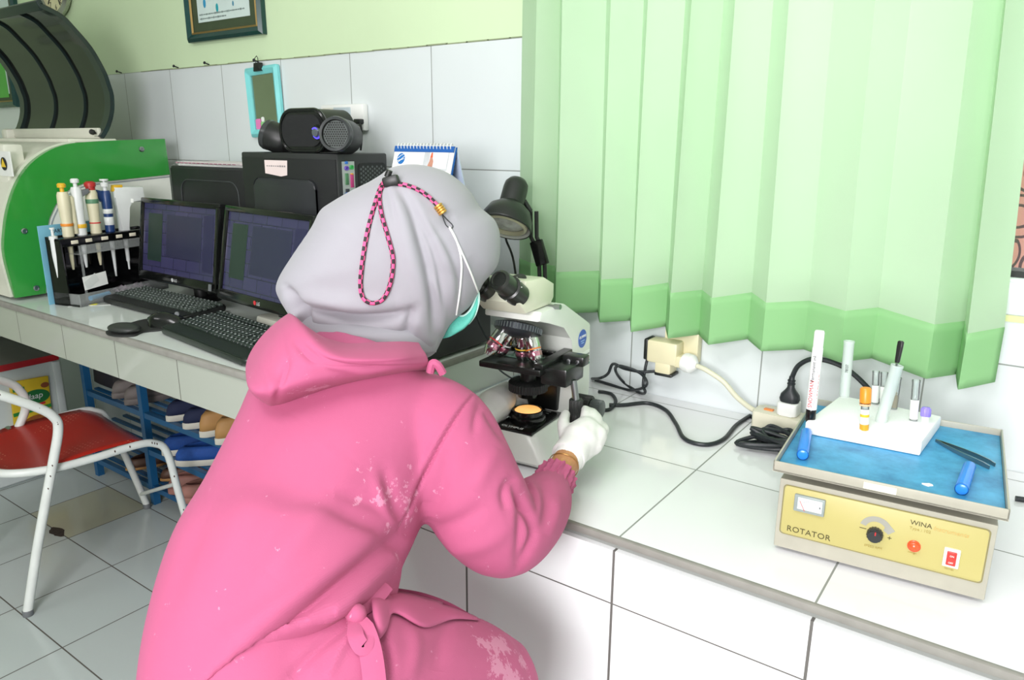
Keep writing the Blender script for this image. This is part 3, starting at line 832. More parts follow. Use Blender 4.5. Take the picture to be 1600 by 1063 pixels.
a = Yp(415, 250, Y0); b_ = Yp(452, 274, Y0)
rnd = random.Random(4)
note = MB().prism([(a.x, a.z), (b_.x, a.z), (b_.x - .004, b_.z), (b_.x - .03, b_.z - .004), (a.x, b_.z + .003)], 0, 0.001, ((0, Y0 - 0.0035, 0), (1, 0, 0), (0, 0, 1))).build('paper_note', mat('pale_pink_paper', '#ecdcd8', 0.7), pc); CA(note)
o = MB()
for i in range(9): o.box((a.x + 0.012 + i * 0.0095, Y0 - 0.005, (a.z + b_.z) / 2 + 0.004), (0.006, 0.0004, rnd.uniform(.002, .005)))
o = o.build('pencil_writing', mat('pencil_grey', '#8f8a8a', 0.7)); o.parent = note
# back: port column, vent mesh, cable
CA(MB().box((X1 + 0.0005, Y0 + 0.035, ZT - 0.13), (0.003, 0.042, 0.22)).build('port_plate', mat('zinc_plate', '#c3c9c4', 0.35, metal=.6), pc))
pz = ZT - 0.035
for k, (cc, dy, dz, rr) in enumerate((('#3fae5a', .010, 0, .006), ('#6a4fae', -.008, -.002, .006), ('#3f7fd0', -.008, .012, .004))):
    CA(MB().lathe([(rr, 0), (rr, .004), (rr * .5, .004), (rr * .5, .001)], (X1 + .002, Y0 + .035 + dy, pz + dz), (1, 0, 0), n=16).build('round_port', mat('port_' + cc[1:], cc, .4), pc))
for k, (cc, dy, dz, sy, sz) in enumerate((('#4b7a55', -.008, -.03, .010, .03), ('#b23c74', .010, -.035, .010, .035), ('#30343a', -.008, -.065, .012, .02), ('#e0a030', .010, -.018, .008, .005), ('#9aa0a0', .008, -.075, .02, .018))):
    CA(MB().box((X1 + .003, Y0 + .035 + dy, pz + dz), (.004, sy, sz), bev=.001).build('port', mat('socket_' + cc[1:], cc, .4), pc))
CA(MB().prism(rrect(0.10, 0.15, 0.012), 0, 0.003, ((X1, Y0 + 0.12, ZT - 0.10), (0, 1, 0), (0, 0, 1))).build('vent_frame', K_black, pc))
mb = MB()
for i in range(12):
    for j in range(11):
        y = -0.042 + j * 0.0084; z = -0.064 + i * 0.0112 + (0.0056 if j % 2 else 0)
        mb.lathe([(0.0034, 0), (0.0034, 0.0007)], (X1 + 0.0028, Y0 + 0.12 + y, ZT - 0.10 + z), (1, 0, 0), n=6)
CA(tag(mb.build('vent_holes', mat('grey_mesh', '#565c5a', 0.5), pc), kind='stuff'))
CA(MB().prism([(-.012, -.016), (.012, -.016), (.012, .016), (-.012, .016)], 0, 0.018, ((X1 + .003, Y0 + .03, ZT - .115), (0, 1, 0), (0, 0, 1)), bev=.003).tube([(X1 + .02, Y0 + .03, ZT - .115), (X1 + .045, Y0 + .035, ZT - .12)], [.009, .006], 10).build('blue_video_plug', K_blue, pc))
CA(MB().tube(spline([(X1 + .045, Y0 + .035, ZT - .12), (X1 + .08, Y0 + .05, ZT - .15), (X1 + .09, Y0 + .08, ZT - .3), (X1 + .06, Y0 + .1, LT + .005)], 6), .004, 8).build('video_cable', K_black, pc))

pc2 = thing('computer_tower', 'shorter black computer tower with papers on top, next to the analyser', 'computer', (-2.2, 1.49, LT))
MB().box((0.01, 0, 0.212), (0.43, 0.18, 0.412), bev=0.006).build('case', K_dark, pc2)
MB().box((0.01, -0.0915, 0.215), (0.42, 0.004, 0.39), bev=0.001).build('side_panel', mat('black_side_panel', '#1c1d1f', 0.5), pc2)
MB().tube([Vector((p[0], -0.0945, p[1])) for p in rrect(0.31, 0.27, 0.04, cx=0.01, cy=0.24)], 0.0018, 6, closed=True).build('embossed_line', mat('dark_emboss', '#3c4041', .4), pc2)
for x in (-.17, .19):
    for y in (-.06, .06): MB().lathe([(0.014, 0), (0.014, 0.007)], (x, y, 0)).build('foot', K_black, pc2)
for i, (dx, rz_, col_, nm) in enumerate(((0.02, .02, '#d9dcd8', 'stack of white forms under the red-edged sheets, on the short computer tower'), (0.0, -.03, '#e6dcdc', 'red-and-blue-edged sheets topmost on the short computer tower'))):
    pa = thing('paper_stack', nm, 'papers', (-2.2 + dx, 1.485, LT + 0.4182 + i * 0.0062), rz_)
    mb = MB()
    for k in range(4): mb.box((random.uniform(-.006, .006), random.uniform(-.006, .006), 0.0007 + k * 0.0014), (0.36, 0.16, 0.0013), rot=(0, 0, random.uniform(-.02, .02)))
    mb.build('sheets', mat('form_paper_%d' % i, col_, .7, var=.06, scale=60), pa)
    if i: 
        mb = MB()
        for k in range(14): mb.box((-0.17 + k * 0.025, -0.0835, 0.003), (0.016, 0.0006, 0.0025))
        mb.build('printed_edge', mat('faded_red_blue_print', '#9a5a70', .6, var=.4, scale=30), pa)

# black cabinet at the end of the high counter, carrying the calendar
bx = thing('equipment_case', 'plain black equipment case at the end of the high counter, behind the microscope', 'case', (-1.27, 1.36, LT))
MB().box((0.004, -0.015, 0.152), (0.29, 0.25, 0.29), bev=0.006).build('case', mat('satin_black_case', '#2a2b2a', 0.45, var=.08), bx)
for x in (-.11, .115):
    for y in (-.11, .09): MB().lathe([(0.013, 0), (0.015, .003), (0.012, 0.008)], (x, y, 0)).build('foot', K_gloss, bx)

# ---- desk calendar
cz = 1.183
cal = thing('desk_calendar', 'white tent calendar with blue spiral top, behind the grey headscarf', 'calendar', (-1.255, 1.385, cz))
cal.rotation_euler[2] = radians(-4)
H_ = 0.188; W_ = 0.205
tp_ = Vector((0, 0.0, H_))
def leaf(y0, th, mtl, name, wx=W_):
    o = MB().prism([(y0, 0), (y0 + th, 0), (0.0 + th, H_), (0.0, H_)], -wx / 2, wx / 2, ((0, 0, 0), (0, 1, 0), (0, 0, 1))).build(name, mtl, cal); return o
# prism frame ex=Y, ey=Z -> extrusion along +X
leaf(-0.055, 0.003, mat('blue_board', '#1d5ba6', .45), 'front_board', W_ + .004)
leaf(0.055, 0.003, mat('pale_blue_board', '#c9d8ee', .5), 'back_board')
fs = Vector((0, -0.055, -H_)).normalized()
Mf = frame_M((-W_ / 2, -0.0012, H_), (1, 0, 0), (0, 0.055, H_))   # page frame: x right, y up the slope
pg = MB().box((W_ / 2, -0.098, 0.0012), (W_, 0.195, 0.002), M=Mf).build('page', K_paper, cal)
MB().box((W_ / 2, -0.006, 0.003), (W_, 0.014, 0.003), M=Mf).build('blue_header', mat('blue_board', '#1d5ba6', .45), pg)
mb = MB()
for k in range(17):
    x = 0.012 + k * (W_ - .024) / 16
    mb.tube([Mf @ Vector((x + .002 * sin(a), 0.001 + 0.007 * cos(a), 0.0015 + 0.006 * sin(a))) for a in [2 * pi * i / 12 for i in range(13)]], 0.0011, 5)
mb.build('spiral_binding', K_white, cal)
lg = MB().lathe([(0.0135, 0), (0.0135, 0.0006)], Mf @ Vector((0.028, -0.030, 0.0024)), Mf.to_3x3() @ Vector((0, 0, 1))).build('blue_globe_logo', mat('logo_blue', '#1f6fb8', .5), pg)
mb = MB()
for k in range(3):
    mb.tube([Mf @ Vector((0.028 + x, -0.030 + 0.5 * x - 0.006 + 0.006 * k + 0.2 * (0.013 - abs(x)) * (1 if k != 1 else -1), 0.0031)) for x in [-.0115 + .0023 * i for i in range(11)]], 0.0009, 4)
o = mb.build('logo_bands', K_paper, lg)
ph = MB().box((0.15, -0.034, 0.0026), (0.083, 0.045, 0.0006), M=Mf).build('photo', mat('grey_photo', '#c6cacc', .5, var=.12, scale=40), pg)
MB().box((0.158, -0.032, 0.0031), (0.06, 0.04, 0.0003), M=Mf).build('photo_coat', mat('photo_white', '#dfe2e4', .5, var=.08, scale=30), ph)
MB().prism([(.122, -.055), (.142, -.055), (.143, -.035), (.136, -.022), (.131, -.022), (.130, -.035)], .0032, .0036, ((0, 0, 0), (1, 0, 0), (0, 1, 0)), M=Mf).build('photo_hand', mat('photo_skin', '#c08a74', .5, var=.2, scale=80), ph)
MB().prism([(.131, -.026), (.139, -.026), (.137, -.014), (.133, -.014)], .0033, .0037, ((0, 0, 0), (1, 0, 0), (0, 1, 0)), M=Mf).build('photo_vial', mat('photo_orange', '#e0653c', .5), ph)
MB().box((0.05, -0.052, 0.0026), (0.045, 0.0022, 0.0004), M=Mf).build('printed_line', mat('pale_grey_print', '#c4c8cc', .6), pg)

# ---- boombox speaker
bb = thing('boombox', 'black boombox with round end drums on top of the computer tower', 'speaker', (-1.66, 1.43, 1.3525))
a = Yp(436, 180, 1.36); b_ = Yp(512, 236, 1.36)
cx = (a.x + b_.x) / 2; wbb = b_.x - a.x; hbb = 0.112
def CB_(o): return child_at(o, bb)
def stadium(w_, h, n=14): return rrect(w_, h, h * .46, n)
fx = lambda y: ((cx, y, 1.354 + hbb / 2), (1, 0, 0), (0, 0, 1))
CB_(MB().prism(stadium(wbb, hbb), -0.10, 0, fx(1.36), bev=0.006).build('housing', K_black, bb))
CB_(MB().tube([Vector((cx + p[0], 1.362, 1.354 + hbb / 2 + p[1])) for p in stadium(wbb - .006, hbb - .006)], 0.006, 8, closed=True).build('front_ring', K_gloss, bb))
CB_(MB().prism(stadium(wbb - .03, hbb - .03), 0.0, 0.006, fx(1.36), bev=0.003).build('grille', mat('black_speaker_cloth', '#191a1c', .75, bump=.3, bscale=900), bb))
kx = cx + wbb * .36; kz = 1.354 + hbb * .46
CB_(MB().lathe([(0.020, 0), (0.020, 0.007), (0.017, 0.008), (0.0, 0.008)], (kx, 1.358, kz), (0, -1, 0)).build('control_bezel', K_gloss, bb))
CB_(MB().lathe([(0.013, 0), (0.0138, 0.004), (0.011, 0.0095), (0.005, 0.011)], (kx, 1.352, kz), (0, -1, 0)).build('control_knob', mat('silver_knob', '#8b8fa0', .3, metal=.8), bb))
CB_(MB().tube([(kx + .0155 * cos(t), 1.3495, kz + .0155 * sin(t)) for t in [radians(200 + i * 14) for i in range(11)]], .0018, 6).tube([(kx + .009 * cos(t), 1.343, kz + .006 + .005 * sin(t)) for t in [radians(20 + i * 14) for i in range(11)]], .002, 6).build('blue_light', mat('violet_led', '#5a50e0', .4, emit='#5040ff', estr=1.2), bb))
def drum(p0, ax, r, ln):
    ax = Vector(ax).normalized()
    d = CB_(MB().lathe([(r * .8, -ln), (r, -ln * .85), (r, -0.01), (r * .96, 0), (r * .82, 0), (r * .78, -.006), (0.0, -.006)], p0, ax, n=36).build('end_drum', K_black, bb))
    o = MB().lathe([(r * 1.01, -0.012), (r * 1.02, -0.004), (r * .97, 0.003), (r * .82, 0.002)], p0, ax, n=36, caps=False).build('rim', mat('dark_grey_gloss', '#3a3d3e', .25)); o.parent = d
    a_ = Vector((0, 0, 1)); e1 = (a_ - ax * a_.dot(ax)).normalized(); e2 = ax.cross(e1)
    mb = MB()
    for i in range(-5, 6):
        for j in range(-5, 6):
            x = (i + .5 * (j % 2)) * r * .145; y = j * r * .128
            if x * x + y * y < (r * .74) ** 2:
                mb.lathe([(r * .05, -0.0055), (r * .05, -.0045)], Vector(p0) + e2 * x + e1 * y, ax, n=6)
    o = mb.build('grille_holes', mat('dark_hole', '#0a0b0b', .6)); o.parent = d; o['kind'] = 'stuff'
    o = MB().lathe([(r * .8, -.0075), (r * .8, -.0055), (0, -.0055)], p0, ax, n=36).build('grille', mat('grey_mesh_plate', '#5d6361', .4, metal=.4)); o.parent = d
pr = Yp(526, 213, 1.34); pl = Yp(420, 210, 1.40)
drum((pr.x, 1.335, 1.3545 + 0.047), (0.40, -0.91, 0.12), 0.044, 0.085)
drum((pl.x + .012, 1.385, 1.3545 + 0.047), (-0.80, -0.35, 0.30), 0.042, 0.07)

# ---- wall things
def wall_thing(name, label, cat, x, z, group=None): return thing(name, label, cat, (x, WALL, z), 0, group)
mir = wall_thing('wall_mirror', 'small turquoise-framed mirror hanging from a black binder clip', 'mirror', -2.182, 1.508)
mir.rotation_euler[1] = radians(-2.5)
K_turq = mat('turquoise_plastic', '#7fd3d3', .3)
mw, mh = 0.172, 0.222
mb = MB()
op = rrect(mw, mh, .008, 3); ip = rrect(mw - .05, mh - .05, .004, 3)
n_ = len(op)
ring = lambda pts, y: [Vector((p[0], y, p[1])) for p in pts]
mid = rrect(mw - .02, mh - .02, .006, 3)
mb.loft([ring(op, -.004), ring(op, -.014), ring(mid, -.022), ring(ip, -.014), ring(ip, -.004)], caps=False)
mb.loft([ring(ip, -.004), ring(op, -.004)], caps=False)
mb.build('frame', K_turq, mir)
MB().box((0, -.007, 0), (mw - .045, .004, mh - .045)).build('mirror_glass', mat('mirror_silver', '#b3b6ae', .03, metal=1.0, var=.01), mir)
for (x, z, sx, sz, cc, nm) in ((-.045, -.07, .028, .036, '#e27fb8', 'pink_sticker'), (-.015, -.075, .036, .026, '#8fd08a', 'green_sticker'), (.02, -.072, .03, .022, '#5fb3dc', 'blue_sticker'), (-.02, -.055, .016, .016, '#e8ece6', 'white_sticker')):
    MB().prism(rrect(sx, sz, .006), .0095, .0105, ((x, 0, z), (1, 0, 0), (0, 0, 1))).build(nm, mat(nm, cc, .5), mir)
MB().prism([(-.018, .095), (.018, .095), (.013, .121), (-.013, .121)], .012, .03, ((0, 0.0, 0), (1, 0, 0), (0, 0, 1)), bev=.002).tube([(-.006, -.024, .112), (-.008, -.026, .135), (0, -.024, .142), (.008, -.026, .135), (.006, -.024, .112)], .0012, 6).build('binder_clip', K_black, mir)
for (u, v, nm) in ((404, 97, 'black nail above the turquoise mirror'), (327, 101, 'small black nail in the tile line right of the picture'), (190, 114, 'bent black nail in the tile line beside the smoked lid'), (279, 106, 'short black nail in the tile line under the picture')):
    p = Yp(u, v, WALL)
    nl = wall_thing('nail', nm, 'nail', p.x, p.z)
    MB().cyl((0, -.0005, 0), (0.004, -.02, .004), .0022, n=8).cyl((0.004, -.02, .004), (0.0045, -.022, .0045), .005, n=10).build('shaft', K_ink, nl)
# switch plate with plug
sp = wall_thing('socket_plate', 'white wall socket box with a black plug behind the boombox', 'wall socket', -1.80, 1.452)
MB().box((0, -.012, 0), (0.19, .022, .078), bev=.006).build('plate', K_white, sp)
MB().box((.005, -.0235, 0), (0.075, .004, .06), bev=.002).build('grey_rocker', mat('grey_rocker', '#b9c6cb', .4), sp)
MB().box((-.055, -.0235, .0), (0.05, .002, .058)).build('printed_sticker', K_cream, sp)
MB().box((.082, -.03, -.012), (.026, .02, .014), bev=.003).tube(spline([(.09, -.035, -.015), (.097, -.035, -.03), (.092, -.03, -.06), (.085, -.03, -.095)], 5), .003, 8).build('plug', K_black, sp)

def framed(name, label, x0, x1, z0, z1, cat='picture frame'):
    o = wall_thing(name, label, cat, (x0 + x1) / 2, (z0 + z1) / 2)
    W, H = x1 - x0, z1 - z0
    def rr(w_, h): return [(-w_ / 2, -h / 2), (w_ / 2, -h / 2), (w_ / 2, h / 2), (-w_ / 2, h / 2)]
    R_ = lambda w_, h, y: [Vector((p[0], y, p[1])) for p in rr(w_, h)]
    MB().loft([R_(W, H, -.001), R_(W, H, -.018), R_(W - .02, H - .02, -.028), R_(W - .05, H - .05, -.018)], caps=False).build('moulding', mat('dark_teal_lacquer', '#173f3c', .2, var=.15, scale=9), o, sharp=20)
    MB().loft([R_(W - .05, H - .05, -.018), R_(W - .058, H - .058, -.02), R_(W - .064, H - .064, -.014)], caps=False).build('gilt_edge', mat('dull_gilt', '#a58a52', .35, metal=.5), o, sharp=20)
    MB().box((0, -.008, 0), (W - .06, .008, H - .06)).build('mount', mat('dark_olive_mount', '#3d4a34', .5), o)
    MB().box((0, -.0128, .006), (W - .13, .001, H - .11)).build('sheet', mat('framed_sheet', '#ccdcd8', .5), o)
    return o
f1 = framed('picture_frame', 'dark teal picture frame with a framed blue-drop poster, high on the lime wall', -2.575, -2.155, 1.715, 2.25)
zb = -0.2675 + .055
for (x, z, r, cc) in ((-.10, .065, .011, '#2f8fb8'), (-.06, .11, .013, '#3f9fb8'), (-.03, .045, .010, '#1f9aa4'), (.10, .09, .012, '#2aa0a8'), (.06, .05, .006, '#3f7f9a'), (-.05, .17, .012, '#2f8fb8'), (.04, .15, .012, '#3aa0b0'), (-.01, .24, .014, '#2f8fb8'), (.09, .28, .012, '#2aa0a8'), (-.10, .30, .012, '#2f8fb8')):
    MB().ball((x, -.0136, zb + z), (r * .75, .0008, r * 1.4), 2).build('printed_drop', mat('drop_' + cc[1:], cc, .5), f1)
MB().box((.125, -.0136, zb + .10), (.07, .0008, .05)).build('yellow_caption', mat('caption_yellow', '#d8d866', .5), f1)
mb = MB(); rnd = random.Random(9)
for ln, n_c in ((.030, 26), (.017, 15)):
    x = -.135
    for k in range(n_c):
        w_ = rnd.uniform(.004, .012); mb.box((x + w_ / 2, -.0136, zb + ln + x * .0), (w_, .0006, rnd.uniform(.003, .006))); x += w_ + .0025
tag(mb.build('printed_caption', mat('grey_print', '#70807c', .6), f1), kind='stuff')
f2 = framed('picture_frame', 'dark framed certificate at the top left, left of the clock', -4.35, -3.90, 1.895, 2.4)
f3 = framed('picture_frame', 'dark framed green sheet behind the smoked lid', -4.48, -4.03, 1.53, 1.87)
MB().box((.0, -.0138, -.04), (.3, .001, .17)).build('green_field', mat('sheet_green', '#58b048', .5), f3)
ck = wall_thing('wall_clock', 'cream wall clock with silver rim behind the smoked lid', 'clock', -3.50, 2.005)
MB().lathe([(.115, 0.001), (.13, .012), (.135, .03), (.125, .04), (.112, .034)], (0, 0, 0), (0, -1, 0), n=48, caps=False).build('rim', mat('silver_clock_rim', '#b9bcae', .25, metal=.7), ck)
MB().lathe([(.115, .002), (.115, .022)], (0, 0, 0), (0, -1, 0), n=48).build('dial', mat('cream_dial', '#d8d4ab', .5), ck)
MB().box((-.03, -.024, -.035), (.004, .002, .10), rot=(0, radians(40), 0)).box((.02, -.025, -.04), (.004, .002, .10), rot=(0, radians(-25), 0)).build('hands', K_ink, ck)
for k in range(1, 13):
    a = radians(90 - 30 * k)
    text('numeral', str(k), .03, K_ink, ck, frame_M((.09 * cos(a) - .009, -.0225, .09 * sin(a) - .01), (1, 0, 0), (0, 0, 1)))
# ================================================================ microscope and desk lamp
mic = thing('microscope', 'white binocular microscope with black stage at which the person looks', 'microscope', (-0.787, 1.083, CT + 0.001), radians(6))
K_mic = mat('microscope_enamel', '#dfe3dc', 0.32, var=.02)
K_mcream = mat('microscope_cream_head', '#dddfc8', 0.35, var=.02)
K_stage = mat('black_stage_enamel', '#191c1a', 0.28, var=.08)
K_knob = mat('black_knob_rubber', '#222423', 0.45, var=.06)
def boxring(hx, y0, y1, z, r=.02): 
    return [Vector((p[0], (y0 + y1) / 2 + p[1], z)) for p in rrect(2 * hx, y1 - y0, min(r, hx * .6), 4)]
MB().loft([boxring(.086, 0.004, .235, .006), boxring(.086, 0.0, .24, .012), boxring(.05, .012, .235, .058), boxring(.046, .016, .23, .062)]).build('base', K_mic, mic, sharp=30)
for (x, y) in ((-.07, .02), (.07, .02), (-.07, .22), (.07, .22)):
    MB().lathe([(.011, 0), (.011, .008)], (x, y, 0)).build('foot', K_black, mic)
pl = MB().box((.003, .095, .0645), (.082, .16, .007), bev=.002).build('black_plate', K_gloss, mic)
text('lettering', 'OLYMPUS', .011, mat('white_print', '#d9dcda', .5), pl, frame_M((-.028, .021, .0683), (1, 0, 0), (0, 1, 0)))
mb = MB()
for i in range(4):
    for j in range(2):
        x = -.012 + j * .026
        mb.box((x, .126 + i * .011, .0684), (.018, .0022, .0006))
tag(mb.build('printed_lines', mat('dim_print', '#8a8f8c', .5), pl), kind='stuff')
ob = MB().lathe([(.036, .066), (.037, .070), (.036, .078), (.031, .080), (.031, .088), (.0285, .089), (.027, .086), (.0, .086)], (0, .08, 0), n=40).build('field_lens_mount', K_gloss, mic)
MB().lathe([(.0265, .0862), (.024, .0885), (.012, .0905), (.0005, .091)], (0, .08, 0), n=40).build('lit_lens', mat('warm_lamp_glass', '#f2c890', .3, emit='#ffb862', estr=.7, var=.12, scale=70), ob)
# arm: side profile swept across its width
AP = [(.145, .06), (.24, .06), (.243, .10), (.243, .236), (.236, .242), (.12, .302), (.108, .305), (.02, .305), (.012, .298), (.012, .288), (.05, .278), (.115, .262), (.155, .225), (.165, .18)]
arm = MB().prism(AP, -.060, .060, ((0, 0, 0), (0, 1, 0), (0, 0, 1)), bev=.006).build('arm', K_mic, mic, sharp=30)
MB().prism(rrect(.10, .17, .02, cx=.205, cy=.15), 0, .0, ((0, 0, 0), (0, 1, 0), (0, 0, 1))) if False else None
st = MB().lathe([(.019, 0), (.019, .0008)], (.0603, .2, .215), (1, 0, 0), n=36).build('blue_round_sticker', mat('royal_blue_sticker', '#1f56b0', .4), mic)
text('lettering', 'OLYMPUS', .0075, K_paper, st, frame_M((.0615, .183, .217), (0, 1, 0), (0, 0, 1)))
MB().box((.0612, .2, .2105), (.0006, .018, .0016)).box((.0612, .2, .206), (.0006, .012, .0016)).build('printed_line', mat('pale_blue_print', '#9fc0ee', .5), st)
st = MB().box((.0603, .218, .168), (.001, .04, .032)).build('white_label', K_paper, mic)
MB().box((.0610, .218, .1545), (.0008, .04, .0035)).box((.0610, .218, .1615), (.0008, .04, .0015)).build('green_border', mat('label_green', '#2f9a7a', .5), st)
mb = MB(); rnd = random.Random(2)
for i in range(6): mb.box((.0610, .203 + i * .006, .176), (.0006, .0035, .003))
for i in range(4): mb.box((.0610, .204 + i * .006, .167), (.0006, .0035, .004))
mb.build('printed_line', K_grey, st)
# binocular head
HD = [(-.040, .330), (-.012, .306), (.085, .306), (.098, .318), (.098, .345), (.06, .362), (-.012, .366)]
MB().prism(HD, -.05, .045, ((0, 0, 0), (0, 1, 0), (0, 0, 1)), bev=.005).build('binocular_head', K_mcream, mic, sharp=30)
td = Vector((0, -cos(radians(30)), sin(radians(30))))
for x in (-.031, .031):
    p = Vector((x, -.018, .340))
    ep = MB().lathe([(.0215, 0), (.0215, .03), (.0225, .031), (.0225, .040), (.019, .042), (.0195, .052), (.0185, .075), (.014, .079), (.012, .077), (.0, .077)], p, td, n=32).build('eyepiece', K_gloss if False else mat('black_eyepiece', '#20231f', .3, var=.06), mic)
    mb = MB()
    for k in range(10):
        a = k * .5 + .2
        e1 = Vector((1, 0, 0)); e2 = td.cross(e1)
        q = p + td * .0355 + (e1 * cos(a) + e2 * sin(a)) * .0226
        mb.ball(q, .0012, 1)
    o = mb.build('scale_marks', mat('white_print', '#d9dcda', .5), ep)
MB().lathe([(.016, 0), (.016, .012), (.013, .014)], (.012, .02, .352), (0, -.5, .87), n=24).build('head_cap', K_knob, mic)
MB().lathe([(.0035, 0), (.0035, .012), (.005, .013), (.005, .026)], (.045, .075, .305), (.95, -.1, .05), n=14).build('lock_screw', K_steel, mic)
# nosepiece and objectives
tc_ = Vector((-.006, .048, .259)); tax = Vector((0, -.38, -.92)).normalized()
MB().lathe([(.030, -.012), (.045, -.008), (.0455, .004), (.042, .006), (.028, .014), (.0, .016)], tc_, tax, n=40).build('nosepiece', mat('ribbed_dark_metal', '#3a3f44', .35, metal=.5), mic)
mb = MB()
e1 = Vector((1, 0, 0)); e2 = tax.cross(e1)
for k in range(44):
    a = 2 * pi * k / 44
    q = tc_ + (e1 * cos(a) + e2 * sin(a)) * .0455
    mb.tube([q + tax * (-.007), q + tax * .003], .0013, 5)
tag(mb.build('knurling', mat('knurl_grey', '#70767a', .35, metal=.6), mic), kind='stuff')
K_ochrome = mat('objective_chrome', '#d3d6d2', .12, metal=1.0)
K_opink = mat('objective_rose_chrome', '#cf8fa3', .18, metal=.9)
def objective(a, ln, ring):
    rd = (e1 * cos(a) + e2 * sin(a))
    p = tc_ + tax * .010 + rd * .026
    ax = (tax * .9 + rd * .42).normalized()
    o = MB().lathe([(.0145, 0), (.015, .002), (.015, ln * .5), (.0142, ln * .52), (.0142, ln * .74), (.0105, ln * .88), (.006, ln)], p, ax, n=24).build('objective', K_ochrome, mic)
    MB().lathe([(.0143, ln * .54), (.0145, ln * .55), (.0145, ln * .70), (.0143, ln * .71)], p, ax, n=24, caps=False).build('rose_barrel', K_opink, o)
    MB().lathe([(.015, ln * .42), (.0153, ln * .43), (.0153, ln * .46), (.015, ln * .47)], p, ax, n=24, caps=False).build('colour_ring', mat('ring_' + ring[1:], ring, .4), o)
for a, ln, rg in ((radians(268), .053, '#d8b02c'), (radians(150), .054, '#c83a3a'), (radians(205), .050, '#e0e0e0'), (radians(330), .054, '#d87a2c')):
    objective(a, ln, rg)
# stage
stg = MB().box((-.012, .09, .186), (.135, .135, .013), bev=.003).build('stage', K_stage, mic)
MB().box((-.02, .135, .1955), (.10, .012, .006), bev=.002).box((.050, .09, .1985), (.02, .13, .010), bev=.002).build('slide_holder_bar', K_stage, stg)
MB().box((-.012, .085, .1942), (.076, .026, .0014)).build('glass_slide', mat('glass_slide_green', '#7fae97', .06, alpha=.55), stg)
MB().prism([(-.055, .07), (-.052, .10), (-.045, .105), (-.04, .09), (-.048, .07)], .193, .196, ((0, 0, 0), (1, 0, 0), (0, 1, 0))).build('slide_clip', K_steel, stg)
mb = MB()
for k in range(9): mb.box((-.06 + k * .011, .128, .1988), (.0012, .004, .0006))
mb.build('scale_marks', mat('dim_print', '#8a8f8c', .5), stg)
mech = MB().box((.072, .085, .176), (.055, .08, .036), bev=.004).box((.086, .115, .196), (.045, .03, .02), bev=.003).build('stage_drive', K_stage, mic)
for x in (.078, .097):
    MB().lathe([(.004, 0), (.004, .002), (.002, .0025)], (x, .0995, .196), (0, -1, 0), n=12).build('screw', K_steel, mech)
MB().cyl((.098, .08, .165), (.105, .08, .125), .0065, n=16).build('drive_rod', K_steel, mic)
def ribbed(p0, p1, r, n=22):
    p0, p1 = Vector(p0), Vector(p1); ax = (p1 - p0).normalized(); ln = (p1 - p0).length
    a = Vector((0, 0, 1)) if abs(ax.z) < .9 else Vector((1, 0, 0)); f1 = (a - ax * a.dot(ax)).normalized(); f2 = ax.cross(f1)
    rings = []
    for h, s in ((0, .9), (.002, 1), (ln - .002, 1), (ln, .9)):
        rings.append([p0 + ax * h + (f1 * cos(t) + f2 * sin(t)) * r * s * (1 if j % 4 < 2 else .93) for j, t in enumerate([2 * pi * j / (4 * n) for j in range(4 * n)])])
    return rings
MB().loft(ribbed((.105, .08, .128), (.105, .08, .098), .0135)).loft(ribbed((.105, .08, .0985), (.105, .08, .068), .0115)).build('stage_knob', K_knob, mic)
MB().box((0, .165, .13), (.07, .05, .12), bev=.004).build('focus_rail', mat('black_slide_rail', '#141614', .3), mic)
for s in (-1, 1):
    k_ = MB().loft(ribbed((s * .058, .185, .075), (s * .092, .185, .075), .025, 30)).build('coarse_knob', K_knob, mic)
    MB().loft(ribbed((s * .092, .185, .075), (s * .116, .185, .075), .0195, 34)).lathe([(.017, 0), (.012, .0015), (0, .0015)], (s * .116, .185, .075), (s, 0, 0)).build('fine_knob', mat('grey_knob', '#4b5250', .4), k_)
# condenser
cd = MB().lathe([(.016, .150), (.016, .179), (.0, .179)], (0, .08, 0), n=32).build('condenser', K_stage, mic)
MB().loft([[Vector((x, y + .08, z)) for x, y, z in [((.039 if j % 4 < 2 else .0375) * cos(2 * pi * j / 160) * s, (.039 if j % 4 < 2 else .0375) * sin(2 * pi * j / 160) * s, z) for j in range(160)]] for z, s in ((.128, .8), (.130, 1), (.146, 1), (.150, .85))]).build('condenser_ring', K_knob, cd)
MB().lathe([(.02, .116), (.026, .128)], (0, .08, 0), n=32).build('filter_ring', K_gloss, cd)
MB().box((0, .135, .14), (.05, .06, .03), bev=.004).build('condenser_arm', K_stage, mic)
cb = [Vector((-.02, .245, .03))]

# ---- desk lamp
K_lamp = mat('satin_black_lamp', '#232624', 0.33, var=.06)
lp = thing('desk_lamp', 'black jointed desk lamp with dome shade beside the curtain', 'lamp', (-0.96, 1.475, CT))
hc = Yp(789, 356, 1.40)       # centre of the shade mouth
ax_t = (Yp(805, 270, 1.42) - hc).normalized()
ax = (Vector((0, 0, 1)) * .84 + Vector((-.52, .85, 0)) * .50 + Vector((.81, .585, 0)) * .20).normalized()
hc = Vector((hc.x, 1.40, hc.z))
R_ = 0.061
shp = [(R_, .0), (R_ * 1.0, .006), (R_ * .95, .025), (R_ * .80, .045), (R_ * .53, .058), (.0285, .062), (.0285, .102), (.027, .114), (.020, .124), (.008, .1285), (.0, .129)]
o = child_at(MB().lathe(shp, hc, ax, n=40, caps=False).build('shade', K_lamp, lp), lp); thick(o, .0016)
child_at(MB().lathe([(R_ * .97, .001), (R_ * .92, .024), (R_ * .76, .042), (R_ * .5, .054), (.0, .055)], hc, ax, n=40, caps=False).build('white_reflector', K_white, lp), lp)
